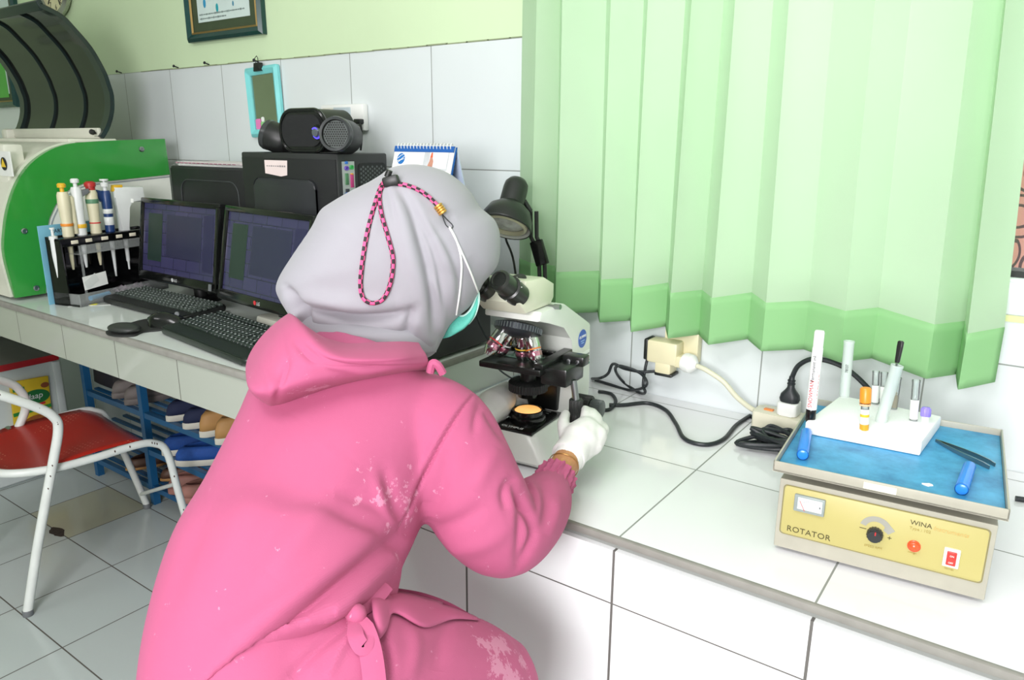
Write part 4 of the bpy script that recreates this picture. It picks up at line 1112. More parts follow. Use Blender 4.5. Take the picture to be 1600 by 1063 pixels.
child_at(MB().lathe([(R_ * .84, .010), (R_ * .82, .004), (R_ * .72, .002), (R_ * .70, .012)], hc, ax, n=36, caps=False).lathe([(.012, .012), (.014, .016), (.014, .04)], hc, ax, n=20).build('bulb_ring', mat('yellowed_ring', '#d6d2b4', .4), lp), lp)
child_at(MB().lathe([(R_ * .68, .012), (R_ * .4, .006), (.0, .004)], hc, ax, n=30, caps=False).build('led_plate', mat('led_plate_white', '#dcd9cc', .3, var=.3, scale=60), lp), lp)
j0 = Yp(829, 330, 1.47); j1 = Yp(826, 395, 1.475); 
child_at(MB().tube([hc + ax * .07 + Vector((.02, .02, 0)), j0], .006, 10).build('head_bracket', K_lamp, lp), lp)
elbow = Vector((-0.985, 1.478, 1.13))
child_at(MB().tube([j0, Vector((j0.x - .002, 1.476, 1.165)), elbow], .005, 8).tube([j0 + Vector((.014, .004, 0)), Vector((j0.x + .012, 1.48, 1.165)), elbow + Vector((.014, .003, 0))], .005, 8).build('upper_arm', K_lamp, lp), lp)
child_at(MB().box(elbow + Vector((.006, -.006, .0)), (.034, .012, .06), rot=(0, -.35, 0), bev=.003).build('joint_clamp', K_gloss, lp), lp)
child_at(MB().tube([elbow, Vector((-.965, 1.478, .80))], .005, 8).tube([elbow + Vector((.014, .003, 0)), Vector((-.951, 1.481, .80))], .005, 8).build('lower_arm', K_lamp, lp), lp)
child_at(MB().lathe([(.07, 0), (.07, .012), (.05, .022), (.012, .026), (.012, .04)], (-.96, 1.475, CT), n=36).build('base', K_lamp, lp), lp)
child_at(MB().tube(spline([hc + ax * .1, (-1.06, 1.49, 1.22), (-1.095, 1.495, 1.16), (-1.08, 1.51, 1.09), (-1.05, 1.51, .90), (-1.03, 1.50, CT + .004)], 8), .0028, 7).build('lamp_cord', K_black, lp), lp)
# ================================================================ right counter: sockets, cables, rotator, foam block
K_beige = mat('beige_bakelite', '#ddd6b2', .4, var=.04)
K_ivory = mat('ivory_plastic', '#dcd9c3', .42, var=.03)
K_cord = mat('black_rubber_cord', '#23282b', .45, var=.05)
ad = thing('plug_adaptor', 'beige multi-way plug adaptor on the wall under the curtain', 'adaptor', (-0.685, WALL - .001, .905))
MB().box((.018, -.014, .022), (.085, .026, .085), bev=.004).build('wall_box', K_beige, ad)
MB().box((-.012, -.045, .004), (.076, .045, .055), bev=.006).build('adaptor_body', K_beige, ad)
MB().box((-.008, -.045, -.032), (.040, .043, .03), bev=.005).box((.032, -.045, -.012), (.03, .04, .028), bev=.005).build('adaptor_leg', K_beige, ad)
MB().box((-.053, -.045, .006), (.012, .042, .052), bev=.004).build('black_plug', K_black, ad)
MB().box((-.006, -.045, -.049), (.045, .042, .008), bev=.003).build('black_plug', K_black, ad)
wp_ = thing('extension_lead', 'cream extension lead with round white plug, from the adaptor down to the power strip', 'cable', (-.60, 1.585, .885))
child_at(MB().lathe([(.021, 0), (.023, .006), (.022, .02), (.014, .028), (.007, .034)], (-.645, 1.585, .893), (1, -.25, -.05), n=28).build('plug', K_white, wp_), wp_)
child_at(MB().tube(spline([(-.611, 1.577, .891), (-.585, 1.57, .887), (-.545, 1.57, .868), (-.515, 1.575, .838), (-.485, 1.59, .812), (-.465, 1.60, .803)], 8), .0058, 10).build('cord', mat('cream_cord', '#d6d5bd', .5), wp_), wp_)
# power strip
a_ = Zp(1184, 654, CT); b_ = Zp(1252, 672, CT)
ps = thing('power_strip', 'ivory power strip behind the marker and foam block', 'power strip', (-.375, 1.575, CT), radians(-3))
MB().prism(rrect(.19, .056, .008), 0, .042, ((0, 0, 0), (1, 0, 0), (0, 1, 0)), bev=.004).build('housing', K_ivory, ps)
MB().box((-.067, .0, .0432), (.02, .012, .003), bev=.001).build('orange_switch', mat('orange_rocker', '#e8863c', .4), ps)
for x in (-.03, .02, .068): MB().lathe([(.019, .042), (.019, .0435), (.017, .0436), (.016, .0425), (.0, .0425)], (x, 0, 0)).build('socket', K_cream, ps)
p1 = thing('power_plug', 'black plug on a white adapter standing in the power strip', 'plug', (-.40, 1.575, CT + .0435), radians(-3))
MB().prism(rrect(.042, .04, .008), 0, .028, ((0, 0, 0), (1, 0, 0), (0, 1, 0)), bev=.003).build('white_adapter', K_white, p1)
MB().loft([[Vector((p[0], p[1], z)) for p in rrect(w_, d_, min(w_, d_) * .45, 5)] for z, w_, d_ in ((.028, .038, .030), (.034, .042, .032), (.044, .038, .028), (.054, .022, .022), (.060, .015, .015), (.084, .011, .011))]).build('plug_body', K_cord, p1)
MB().lathe([(.0075, .066), (.0085, .067), (.0085, .069), (.0072, .070), (.0072, .073), (.0082, .074), (.0082, .076), (.0068, .077)]).build('strain_relief', K_cord, p1)
MB().tube(spline([(0, 0, .082), (.012, 0, .112), (.045, -.003, .132), (.10, -.003, .125), (.15, .0, .09), (.19, .005, .04), (.23, .012, -.02), (.28, .02, -.040)], 8), .0052, 9).build('cord', K_cord, p1)
p2 = thing('power_plug', 'flat black plug lying in the power strip just behind the marker', 'plug', (-.345, 1.563, CT + .0435), radians(-3))
MB().loft([[Vector((p[0], p[1], z)) for p in rrect(w_, d_, min(w_, d_) * .45, 5)] for z, w_, d_ in ((0, .036, .028), (.006, .036, .03), (.014, .026, .024), (.020, .012, .012))]).build('plug_body', K_cord, p2)
MB().tube(spline([(0, 0, .018), (.004, -.002, .032), (.018, -.006, .036), (.035, -.012, .02), (.05, -.02, -.02)], 6), .0042, 8).build('cord', K_cord, p2)
# cables
def cable(name, label, pts, r, mt_=K_cord, group=None):
    c = Vector(pts[0])
    o = MB().tube([Vector(p) for p in spline(pts, 10)], r, 9).build(name, mt_)
    tag(o, label, 'cable', group)
    return o
z_ = CT + .0048
cable('power_cable', 'thick black cable snaking across the white counter from the microscope', [Zp(952, 633, z_), Zp(975, 633, z_), Zp(1012, 630, z_), Zp(1040, 641, z_), Zp(1056, 662, z_), Zp(1070, 686, z_), Zp(1102, 695, z_), Zp(1130, 687, z_), Zp(1150, 665, z_), Zp(1172, 650, z_)], .0046)
cable('power_cable', 'looped black cables hanging from the wall adaptor beside the microscope', [(-.738, 1.592, .893), (-.742, 1.585, .87), Yp(1005, 600, 1.575), Yp(1008, 613, 1.56), Zp(1000, 614, z_), Zp(975, 598, z_ + .01), Yp(962, 580, 1.57), Yp(968, 572, 1.575), Yp(1000, 583, 1.575), Yp(1010, 602, 1.56), Zp(985, 610, z_), Zp(950, 600, z_), Zp(930, 594, z_)], .0036)
cable('power_cable', 'thin black cable from the lower adaptor plug toward the microscope', [(-.700, 1.59, .857), (-.72, 1.588, .855), Yp(1000, 581, 1.58), Yp(975, 576, 1.585), Yp(958, 569, 1.585), Yp(950, 584, 1.58), Yp(938, 591, 1.57), Zp(925, 592, z_ + .004)], .0036)
cable('power_cable', 'short black cable loop behind the focus knob', [Zp(935, 612, z_), Zp(955, 616, z_), Zp(962, 628, z_), Zp(952, 640, z_), Zp(935, 640, z_)], .0042)
cable('thin_cable', 'thin black cable hanging in front of the black equipment case, left of the microscope stage', [Xp(741, 470, -1.095), Xp(746, 498, -1.09), Xp(754, 516, -1.085), Xp(764, 534, -1.08), Xp(773, 550, -1.075), Xp(778, 575, -1.07), Zp(800, 592, CT + .003)], .0024)
rnd = random.Random(12)
pts = []
for k in range(26):
    a = k * 2.05 + rnd.uniform(-.25, .25)
    pts.append((-.385 + (.05 + .012 * rnd.random()) * cos(a) + .02 * sin(k * .9), 1.470 + (.026 + .012 * rnd.random()) * sin(a) - (.03 if k % 5 == 0 else 0), CT + .006 + .0105 * (k % 4) + .002 * rnd.random()))
cable('cable_bundle', 'tangled bundle of black cable between the power strip and the rotator tray', [Zp(1174, 651, z_)] + pts, .0046)
pe = Yp(1588, 756, 1.5)
cable('power_cable', 'black cable at the right edge of the picture behind the rotator', [(.02, 1.49, z_), (.06, 1.50, z_), (.14, 1.52, z_), (.3, 1.53, z_), (.5, 1.5, z_)], .0048)

# ---- rotator
K_enam = mat('aged_grey_enamel', '#a9a798', .4, var=.05, scale=40)
K_pan = mat('yellow_panel', '#b5ac6c', .35, var=.03, scale=6)
ro = thing('laboratory_rotator', 'grey laboratory rotator with yellow control panel and blue-matted tray', 'laboratory machine', (-.136, 1.088, CT + .0005), radians(4.8))
W2 = .139
bd = MB().prism([(0, .006), (.24, .006), (.24, .112), (.0, .118)], -W2, W2, ((0, 0, 0), (0, 1, 0), (0, 0, 1)), bev=.0015).build('body', K_enam, ro)
MB().box((0, .12, .122), (.2, .16, .012)).build('tray_support', K_grey, ro)
for (x, y) in ((-.115, .02), (.105, .02), (-.115, .22), (.105, .22)):
    MB().lathe([(.009, 0), (.010, .003), (.009, .0065)], (x, y, 0)).build('foot', K_gloss, ro)
pan = MB().prism(rrect(.262, .078, .005, cx=0, cy=.070), 0, .0012, ((0, -.0002, 0), (1, 0, 0), (0, 0, 1)), bev=.0004).build('control_panel', K_pan, ro)
MB().tube([Vector((p[0], -.0012, p[1])) for p in rrect(.264, .080, .005, cx=0, cy=.070)], .0007, 5, closed=True).build('panel_edge', mat('dark_olive_line', '#8a8350', .5), ro)
FM = lambda x, z, d=.0018: frame_M((x, -d, z), (1, 0, 0), (0, 0, 1))
K_print = mat('olive_black_print', '#4a4420', .6)
text('lettering', 'ROTATOR', .0128, K_print, pan, FM(-.1225, .0365), space=1.05)
text('lettering', 'WINA', .0098, K_print, pan, FM(.038, .093), space=1.0)
text('lettering', 'Instruments', .0088, mat('faded_orange_print', '#c9a860', .6), pan, FM(.066, .092), shear=.3)
text('lettering', 'Type : 102', .0062, mat('faded_olive_print', '#a8964e', .6), pan, FM(.038, .0855))
text('lettering', 'SPEED RPM', .0048, mat('faded_olive_print', '#a8964e', .6), pan, FM(-.015, .043))
text('lettering', 'POWER', .0032, mat('faded_olive_print', '#a8964e', .6), pan, FM(.087, .0385))
MB().box((.046, -.0016, .0505), (.011, .0004, .0012)).box((.0485, -.0016, .0495), (.002, .0004, .003)).build('printed_mark', mat('faded_olive_print', '#a8964e', .6), pan)
mtr = MB().box((-.094, -.003, .0868), (.043, .006, .0268), bev=.0015).build('meter', mat('meter_frame', '#8f9a98', .35), ro)
MB().box((-.093, -.0063, .0878), (.034, .001, .0185)).build('meter_dial', mat('meter_dial', '#dbe1df', .15), mtr)
MB().box((-.1035, -.0070, .0845), (.0007, .0006, .017), rot=(0, radians(-28), 0)).build('needle', K_red, mtr)
mb = MB()
for k in range(9):
    t = radians(140 - 12.5 * k)
    mb.box((-.093 + .0135 * cos(t), -.0069, .082 + .0115 * sin(t)), (.0005, .0004, .002))
mb.box((-.079, -.0069, .0870), (.002, .0004, .003)).build('scale', K_grey, mtr)
# speed knob with curved arrow
kx_, kz_ = -.003, .0665
pts_o, pts_i = [], []
for i in range(13):
    t = radians(165 - i * 11)
    pts_o.append((kx_ + .0215 * cos(t), kz_ + .0045 + .0215 * sin(t))); pts_i.append((kx_ + .0135 * cos(t), kz_ + .0045 + .0135 * sin(t)))
arr = pts_o + [(kx_ + .0245, kz_ + .0098), (kx_ + .0165, kz_ + .0025), (kx_ + .0095, kz_ + .0075)] + pts_i[::-1]
MB().prism(arr, 0, .0003, ((0, -.0016, 0), (1, 0, 0), (0, 0, 1))).build('curved_arrow', mat('grey_print_arrow', '#9d9d92', .5), pan)
text('lettering', '+', .011, K_print, pan, FM(kx_ + .0155, kz_ - .006))
MB().box((kx_ - .0165, -.0018, kz_ + .0035), (.009, .0004, .0009)).build('minus_mark', K_print, pan)
kb = MB().loft(ribbed((kx_, -.001, kz_), (kx_, -.013, kz_), .0108, 16)).lathe([(.0088, 0), (.0085, .003), (.0, .0034)], (kx_, -.013, kz_), (0, -1, 0)).build('speed_knob', mat('charcoal_knob', '#2b2e30', .35), ro)
MB().box((kx_ + .001, -.0168, kz_ + .006), (.0016, .001, .005)).build('pointer', K_red, kb)
MB().lathe([(.0085, 0), (.0085, .002), (.0072, .003), (.0068, .006), (.004, .0085), (.0, .009)], (.047, -.0012, .0615), (0, -1, 0)).build('indicator_lamp', mat('orange_red_lens', '#d8542c', .2, emit='#e03010', estr=.15), ro)
sw = MB().box((.093, -.003, .058), (.0195, .005, .0275), bev=.001).build('power_switch', K_white, ro)
rk_ = MB().prism([(-.0095, .0015), (.0, -.0008), (.0095, .0012), (.0095, -.004), (-.0095, -.004)], .0875, .0985, ((0, -.0062, .058), (0, 0, 1), (0, -1, 0))).build('red_rocker', mat('red_rocker', '#c23a34', .3), sw) if False else MB().box((.093, -.0062, .0582), (.0118, .003, .0205), bev=.001).build('red_rocker', mat('red_rocker', '#c23a34', .3), sw)
text('lettering', 'ON', .0034, K_paper, rk_, FM(.0905, .0612, .0079))
text('lettering', 'OFF', .0034, K_paper, rk_, FM(.0898, .0512, .0079))
# tray
TZ = .136
tr_ = MB()
TX0, TX1, TY0, TY1 = -.150, .148, -.008, .322
tr_.box(((TX0 + TX1) / 2, (TY0 + TY1) / 2, TZ - .004), (TX1 - TX0, TY1 - TY0, .003))
for (x0, x1, y0, y1) in ((TX0, TX1, TY0, TY0 + .003), (TX0, TX1, TY1 - .003, TY1), (TX0, TX0 + .003, TY0, TY1), (TX1 - .003, TX1, TY0, TY1)):
    tr_.box(((x0 + x1) / 2, (y0 + y1) / 2, TZ + .0025), (x1 - x0, y1 - y0, .017), bev=.001)
tray = tr_.build('tray', K_enam, ro)
mt, nt, b = new_mat('blue_rubber_mat')
N, L = nt.nodes, nt.links
tc = N.new('ShaderNodeTexCoord'); n1 = N.new('ShaderNodeTexNoise'); n1.inputs['Scale'].default_value = 14; n1.inputs['Detail'].default_value = 8; n1.inputs['Roughness'].default_value = .7
cr = N.new('ShaderNodeValToRGB')
cr.color_ramp.elements[0].position = .34; cr.color_ramp.elements[0].color = (*lin('#2f7fae'), 1)
cr.color_ramp.elements[1].position = .62; cr.color_ramp.elements[1].color = (*lin('#4fa9d6'), 1)
L.new(tc.outputs['Object'], n1.inputs['Vector']); L.new(n1.outputs['Fac'], cr.inputs[0]); L.new(cr.outputs[0], b.inputs['Base Color'])
b.inputs['Roughness'].default_value = .45
MB().box(((TX0 + TX1) / 2, (TY0 + TY1) / 2, TZ - .0012), (TX1 - TX0 - .007, TY1 - TY0 - .007, .003)).build('blue_mat', mt, tray)
MB().box((-.005, TY0 - .0004, TZ + .003), (.042, .0008, .010)).build('blank_label', mat('cream_tape_label', '#dcdac4', .5), tray)
rnd = random.Random(5)
MB().prism([(.052 + .007 * cos(t) * rnd.uniform(.6, 1.2), .045 + .006 * sin(t) * rnd.uniform(.6, 1.2)) for t in [2 * pi * i / 9 for i in range(9)]], 0, .0008, ((0, 0, TZ + .0003), (1, 0, 0), (0, 1, 0))).build('paper_scrap', K_paper, tray)
RO = Matrix.Translation(ro.location) @ Matrix.Rotation(radians(4.8), 4, 'Z')
TZW = CT + .0005 + TZ + .0004       # top of the mat in the room

# ---- white foam block and what stands in it
fa, fb, fc, fd = (-.283, 1.232), (-.113, 1.243), (-.104, 1.392), (-.268, 1.405)
FZ0, FZ1 = TZW, TZW + .024
fo = thing('foam_block', 'white polystyrene block on the blue tray holding tubes', 'foam block', ((fa[0] + fc[0]) / 2, (fa[1] + fc[1]) / 2, FZ0))
cx_, cy_ = fo.location.x, fo.location.y
HOLES = []
blk = MB().prism([(p[0] - cx_, p[1] - cy_) for p in (fa, fb, fc, fd)], 0, FZ1 - FZ0, ((0, 0, 0), (1, 0, 0), (0, 1, 0)), bev=.004).build('block', mat('polystyrene_white', '#f1f3f3', .75, var=.02, scale=300, bump=.25, bscale=420), fo)
M_gl = None
mt, nt, b = new_mat('clear_tube_plastic')
tr2 = nt.nodes.new('ShaderNodeBsdfTransparent'); gl = nt.nodes.new('ShaderNodeBsdfGlossy'); df = nt.nodes.new('ShaderNodeBsdfDiffuse'); m1_ = nt.nodes.new('ShaderNodeMixShader'); m2_ = nt.nodes.new('ShaderNodeMixShader'); lw = nt.nodes.new('ShaderNodeLayerWeight')
lw.inputs[0].default_value = .35; gl.inputs['Roughness'].default_value = .06; df.inputs[0].default_value = (.8, .86, .84, 1)
tr2.inputs[0].default_value = (.95, .98, .97, 1)
nt.links.new(tr2.outputs[0], m1_.inputs[1]); nt.links.new(df.outputs[0], m1_.inputs[2]); m1_.inputs[0].default_value = .18
nt.links.new(lw.outputs['Fresnel'], m2_.inputs[0]); nt.links.new(m1_.outputs[0], m2_.inputs[1]); nt.links.new(gl.outputs[0], m2_.inputs[2]); nt.links.new(m2_.outputs[0], nt.nodes['Material Output'].inputs[0])
M_tube = mt
mt, nt, b = new_mat('frosted_tube_plastic')
tr2 = nt.nodes.new('ShaderNodeBsdfTransparent'); df = nt.nodes.new('ShaderNodeBsdfDiffuse'); m1_ = nt.nodes.new('ShaderNodeMixShader'); gl = nt.nodes.new('ShaderNodeBsdfGlossy'); m2_ = nt.nodes.new('ShaderNodeMixShader')
tr2.inputs[0].default_value = (.93, .97, .95, 1); df.inputs[0].default_value = (.82, .9, .86, 1); m1_.inputs[0].default_value = .5; gl.inputs['Roughness'].default_value = .25; m2_.inputs[0].default_value = .06
nt.links.new(tr2.outputs[0], m1_.inputs[1]); nt.links.new(df.outputs[0], m1_.inputs[2]); nt.links.new(m1_.outputs[0], m2_.inputs[1]); nt.links.new(gl.outputs[0], m2_.inputs[2]); nt.links.new(m2_.outputs[0], nt.nodes['Material Output'].inputs[0])
M_frost = mt
def standing(name, label, cat, u, v, utop, vtop, group=None):
    """stands in the foam at the point seen at (u, v); leans so its top is seen at (utop, vtop)"""
    p = Zp(u, v, FZ1 - .001)
    q = Yp(utop, vtop, p.y + .004)
    d = (q - p)
    o = thing(name, label, cat, p, 0, group)
    o.rotation_euler = d.to_track_quat('Z', 'Y').to_euler()
    return o, d.length
mk, ln = standing('marker_pen', 'white permanent marker standing cap-down at the left end of the foam block', 'marker', 1266, 655, 1281, 516)
MB().lathe([(.0072, -.004), (.0082, .0), (.0082, .016), (.0078, .0175)], n=24).build('black_cap', K_gloss, mk)
MB().lathe([(.0075, .0175), (.0084, .018), (.0084, ln - .030), (.0078, ln - .029), (.0080, ln - .004), (.0070, ln - .001), (.0, ln)], n=24).build('white_barrel', mat('white_marker_barrel', '#eef0ee', .3, var=.01), mk)
def wrap_text(body, size, r, h0, ang, material, parent):
    o = text('lettering', body, size, material, parent, Matrix.Identity(4))
    for v in o.data.vertices:
        x, y, z = v.co
        a = ang - y / r
        v.co = Vector(((r + .0009 + z * .3) * sin(a), -(r + .0009 + z * .3) * cos(a), h0 + x))
    return o
rq = mk.rotation_euler.to_matrix().inverted() @ (Vector(CAM) - mk.location); va = atan2(rq.x, -rq.y)
wrap_text('SNOWMAN', .0088, .0084, .022, va - .02, K_red, mk)
wrap_text('Permanent ink', .0078, .0084, .066, va - .05, K_ink, mk)
for k_, (h_, w_) in enumerate(((.024, .016), (.043, .014), (.062, .012), (.080, .015))):
    for a_ in (.28, .46): wrap_text('-' * int(w_ / .0011), .0030, .0084, h_, va + a_, K_ink, mk)
wrap_text('- -- - --- -- - --', .0075, .0084, .038, va + .95, K_red, mk)
def open_tube(o, h, r, material, name='tube_body', rim=True):
    t = MB().lathe([(r * .5, -.008), (r * .95, 0), (r, .004), (r, h - .004), (r * 1.06, h - .003), (r * 1.06, h), (r * .88, h), (r * .86, .004), (.0, .003)], n=24).build(name, material, o)
    return t
ft, ln = standing('sample_tube', 'tall frosted tube with handwritten marks, at the back left of the foam block', 'tube', 1319, 620, 1327, 533)
open_tube(ft, ln, .0088, M_frost)
rq = ft.rotation_euler.to_matrix().inverted() @ (Vector(CAM) - ft.location); va = atan2(rq.x, -rq.y)
wrap_text('78537', .0062, .0088, ln * .45, va + .25, K_ink, ft)
ot, ln = standing('blood_tube', 'small tube with orange cap standing at the front of the foam block', 'tube', 1350, 672, 1353, 606)
open_tube(ot, ln - .02, .0062, M_tube)
MB().lathe([(.0063, ln - .026), (.0085, ln - .024), (.0086, ln - .002), (.0070, ln), (.0, ln - .001)], n=24).build('orange_cap', mat('orange_cap', '#f0952a', .35), ot)
MB().lathe([(.0064, .004), (.0065, .0045), (.0065, .034), (.0064, .0345)], n=24, caps=False).build('paper_label', K_paper, ot)
MB().lathe([(.0068, .0), (.0068, .010)], n=24, caps=False).build('amber_band', mat('amber_print', '#e0a52a', .4), ot)
MB().lathe([(.0066, .022), (.0068, .0225), (.0068, .026), (.0066, .0265)], n=24, caps=False).build('yellow_mark', K_yellow, ot)
MB().lathe([(.0087, ln - .026), (.0084, ln - .029), (.0064, ln - .030)], n=24, caps=False).build('pale_collar', mat('peach_collar', '#f3c79a', .4), ot)
for (u, v, ut, vt, lab) in ((1367, 632, 1369, 580, 'clear empty tube just right of the tall frosted tube'), (1380, 634, 1382, 582, 'clear empty tube half hidden behind the leaning plastic tube')):
    gt, ln = standing('sample_tube', lab, 'tube', u, v, ut, vt, 'clear tubes at the back of the foam block')
    open_tube(gt, ln, .0058, M_tube)
    MB().lathe([(.0060, .004), (.0061, .0045), (.0061, .034), (.0060, .0345)], n=24, caps=False).build('paper_label', mat('translucent_label', '#e6ebe6', .6), gt)
lt, ln = standing('plastic_tube', 'wide translucent tube leaning right with a black-handled tool in it', 'tube', 1376, 660, 1402, 571)
open_tube(lt, ln, .0092, M_frost)
rdir = (lt.rotation_euler.to_matrix() @ Vector((0, 0, 1)))
bt_ = lt.location + rdir * (ln - .012)
tool = thing('dissecting_tool', 'black-handled tool standing in the leaning translucent tube', 'tool', bt_)
q = Yp(1408, 533, bt_.y + .004)
tool.rotation_euler = (q - bt_).to_track_quat('Z', 'Y').to_euler(); ln2 = (q - bt_).length
MB().box((0, 0, -.03), (.003, .0016, .09)).build('blade', K_steel, tool)
MB().loft([[Vector((p[0], p[1], z)) for p in rrect(w_, .006, .0025, 4)] for z, w_ in ((.016, .006), (.018, .0075), (ln2 * .8, .0095), (ln2 * .97, .0095), (ln2, .006))]).build('black_handle', K_black, tool)
for z in (ln2 * .55, ln2 * .8): MB().lathe([(.0017, 0), (.0017, .0006)], (0, -.0031, z), (0, -1, 0), n=12).build('rivet', K_chrome, tool)
bw, ln = standing('sample_tube', 'narrow tube with brown contents behind the leaning translucent tube', 'tube', 1396, 640, 1403, 590)
open_tube(bw, ln, .0060, M_tube)
MB().lathe([(.0056, .004), (.0056, .026), (.001, .032)], n=20).build('brown_contents', mat('brown_sample', '#9a8a5c', .5), bw)
vt_, ln = standing('sample_tube', 'clear tube with printed white label, right of the leaning tube', 'tube', 1427, 658, 1432, 594)
open_tube(vt_, ln, .0062, M_tube)
MB().lathe([(.0064, .004), (.0065, .0045), (.0065, .036), (.0064, .0365)], n=24, caps=False).build('paper_label', K_paper, vt_)
rq = vt_.rotation_euler.to_matrix().inverted() @ (Vector(CAM) - vt_.location); va = atan2(rq.x, -rq.y)
wrap_text('-- --- -- ---', .0034, .0067, .006, va - .3, K_red, vt_)
pv, ln = standing('blood_tube', 'purple-capped tube sunk in the right end of the foam block', 'tube', 1445, 662, 1447, 640)
MB().lathe([(.0052, -.006), (.0052, ln - .01)], n=20).build('tube_body', M_tube, pv)
MB().lathe([(.0054, .0), (.0055, .0005), (.0055, ln - .012)], n=20, caps=False).build('paper_label', K_paper, pv)
MB().loft(ribbed((0, 0, ln - .012), (0, 0, ln + .002), .0078, 14)).lathe([(.006, ln + .002), (.0055, ln + .004), (.0, ln + .004)]).build('purple_cap', mat('purple_cap', '#8f80dc', .35), pv)

# ---- loose things on the mat
K_tcap = mat('bright_blue_cap', '#2f86e0', .22, var=.03)
def lying_cap(label, u0, v0, u1, v1, r=.0088):
    a = Zp(u0, v0, TZW + r); b = Zp(u1, v1, TZW + r)
    d = b - a
    o = thing('tube_cap', label, 'cap', (a.x, a.y, TZW + r), atan2(d.y, d.x) - pi / 2, 'blue tube caps on the blue tray')
    L_ = d.length
    MB().lathe([(r * .5, 0), (r * .85, .001), (r, .004), (r, L_ - .001), (r * .85, L_), (r * .82, .008), (0, .007)], (0, 0, 0), (0, 1, 0), n=28).build('shell', K_tcap, o)
    MB().lathe([(r * 1.02, .003), (r * 1.04, .004), (r * 1.04, .0052), (r * 1.02, .006)], (0, 0, 0), (0, 1, 0), n=28, caps=False).build('collar', K_tcap, o)
    return o
lying_cap('bright blue cap lying at the front left corner of the tray by the foam block', 1254, 712, 1260, 676, .0085)
lying_cap('bright blue cap lying at the front right of the tray', 1502, 766, 1515, 729, .0085)
tw = thing('tweezers', 'steel tweezers lying on the blue tray, tip under the foam block', 'tweezers', Zp(1465, 688, TZW + .003))
a = Zp(1462, 688, TZW + .003) - tw.location; b1 = Zp(1555, 727, TZW + .003) - tw.location; b2 = Zp(1546, 731, TZW + .003) - tw.location
def blade(p, q, bow):
    q = Vector(q); p = Vector(p); n_ = Vector((-(q - p).y, (q - p).x, 0)).normalized()
    rings = []
    for i in range(11):
        t = i / 10
        c = p.lerp(q, t) + n_ * bow * sin(pi * t)
        hw = (.002 + .0035 * t) if t < .7 else (.0045 if t < .93 else .003)
        rings.append([c + Vector((0, 0, hw)) + n_ * .0007, c + Vector((0, 0, hw)) - n_ * .0007, c + Vector((0, 0, -.0026)) - n_ * .0007, c + Vector((0, 0, -.0026)) + n_ * .0007])
    return rings
for q, bw_ in ((b1, .004), (b2, -.004)): MB().loft(blade(a, q, bw_)).build('blade', K_steel, tw)
# ================================================================ floor: red chair, shoe rack, white tub
K_chair = mat('chipped_white_enamel', '#dfe4df', .35, var=.05, scale=25)
mt, nt, b = new_mat('perforated_red_seat')
N, L = nt.nodes, nt.links
tc = N.new('ShaderNodeTexCoord'); vo = N.new('ShaderNodeTexVoronoi'); vo.inputs['Scale'].default_value = 62; vo.inputs['Randomness'].default_value = 0.0
L.new(tc.outputs['Object'], vo.inputs['Vector'])
dot = mth(nt, 'LESS_THAN', vo.outputs['Distance'], .17)
nz = N.new('ShaderNodeTexNoise'); nz.inputs['Scale'].default_value = 9; L.new(tc.outputs['Object'], nz.inputs['Vector'])
sel = mth(nt, 'MULTIPLY', dot, mth(nt, 'GREATER_THAN', nz.outputs['Fac'], .47))
mx = N.new('ShaderNodeMix'); mx.data_type = 'RGBA'
mx.inputs[6].default_value = (*lin('#ad2417'), 1); mx.inputs[7].default_value = (*lin('#d8907a'), 1)
L.new(sel, mx.inputs[0]); L.new(mx.outputs[2], b.inputs['Base Color']); b.inputs['Roughness'].default_value = .3
M_seat = mt
ch = thing('metal_chair', 'white tubular chair with red perforated seat by the shoe rack', 'chair', (-2.52, 1.0, 0))
CHM = Matrix.Translation((-2.52, 1.0, 0))
def CW(o): return child_at(o, ch)
tr = .0125
NB, FB = Vector((-2.305, 1.165, .425)), Vector((-2.78, 1.225, .425))
# seat ring whose two front ends bend down as the front legs
near = [Vector((-2.285, 1.262, .013)), Vector((-2.292, 1.235, .22)), Vector((-2.297, 1.215, .37)), Vector((-2.303, 1.18, .412)), Vector((-2.306, 1.12, .425)), Vector((-2.312, .98, .425)), Vector((-2.325, .86, .43)), Vector((-2.37, .775, .437)), Vector((-2.45, .745, .44)), Vector((-2.55, .745, .44)), Vector((-2.66, .755, .44)), Vector((-2.735, .80, .437)), Vector((-2.765, .88, .43)), Vector((-2.775, 1.0, .425)), Vector((-2.778, 1.16, .425)), Vector((-2.772, 1.215, .412)), Vector((-2.76, 1.25, .37)), Vector((-2.725, 1.285, .2)), Vector((-2.69, 1.318, .013))]
CW(MB().tube(spline(near, 6), tr, 12).build('seat_frame', K_chair, ch))
rows_ = []
for i in range(15):
    t = i / 14
    y = .765 + (1.185 - .765) * t
    z = .425 + .012 * sin(pi * t) + (.004 if t < .9 else 0)
    if t > .85: z -= .03 * ((t - .85) / .15) ** 2; y += .006 * ((t - .85) / .15)
    inset = .10 * max(0, (.25 - t) / .25) ** 2
    xl, xr = -2.768 + inset, -2.318 - inset
    rows_.append([Vector((xl + (xr - xl) * j / 12, y + .04 * (1 - j / 12) * t, z - .018 * sin(pi * j / 12) * (1 - .6 * t))) for j in range(13)])
CW(thick(MB().grid(rows_).build('seat', M_seat, ch), .003))
armN = [Vector((-2.32, .744, .013)), Vector((-2.312, .80, .22)), Vector((-2.295, .865, .45)), Vector((-2.288, .893, .555)), Vector((-2.285, .885, .60)), Vector((-2.285, .84, .645)), Vector((-2.285, .72, .73)), Vector((-2.29, .62, .80)), Vector((-2.33, .585, .83)), Vector((-2.50, .575, .84))]
a0 = Xp(38, 610, -2.75)
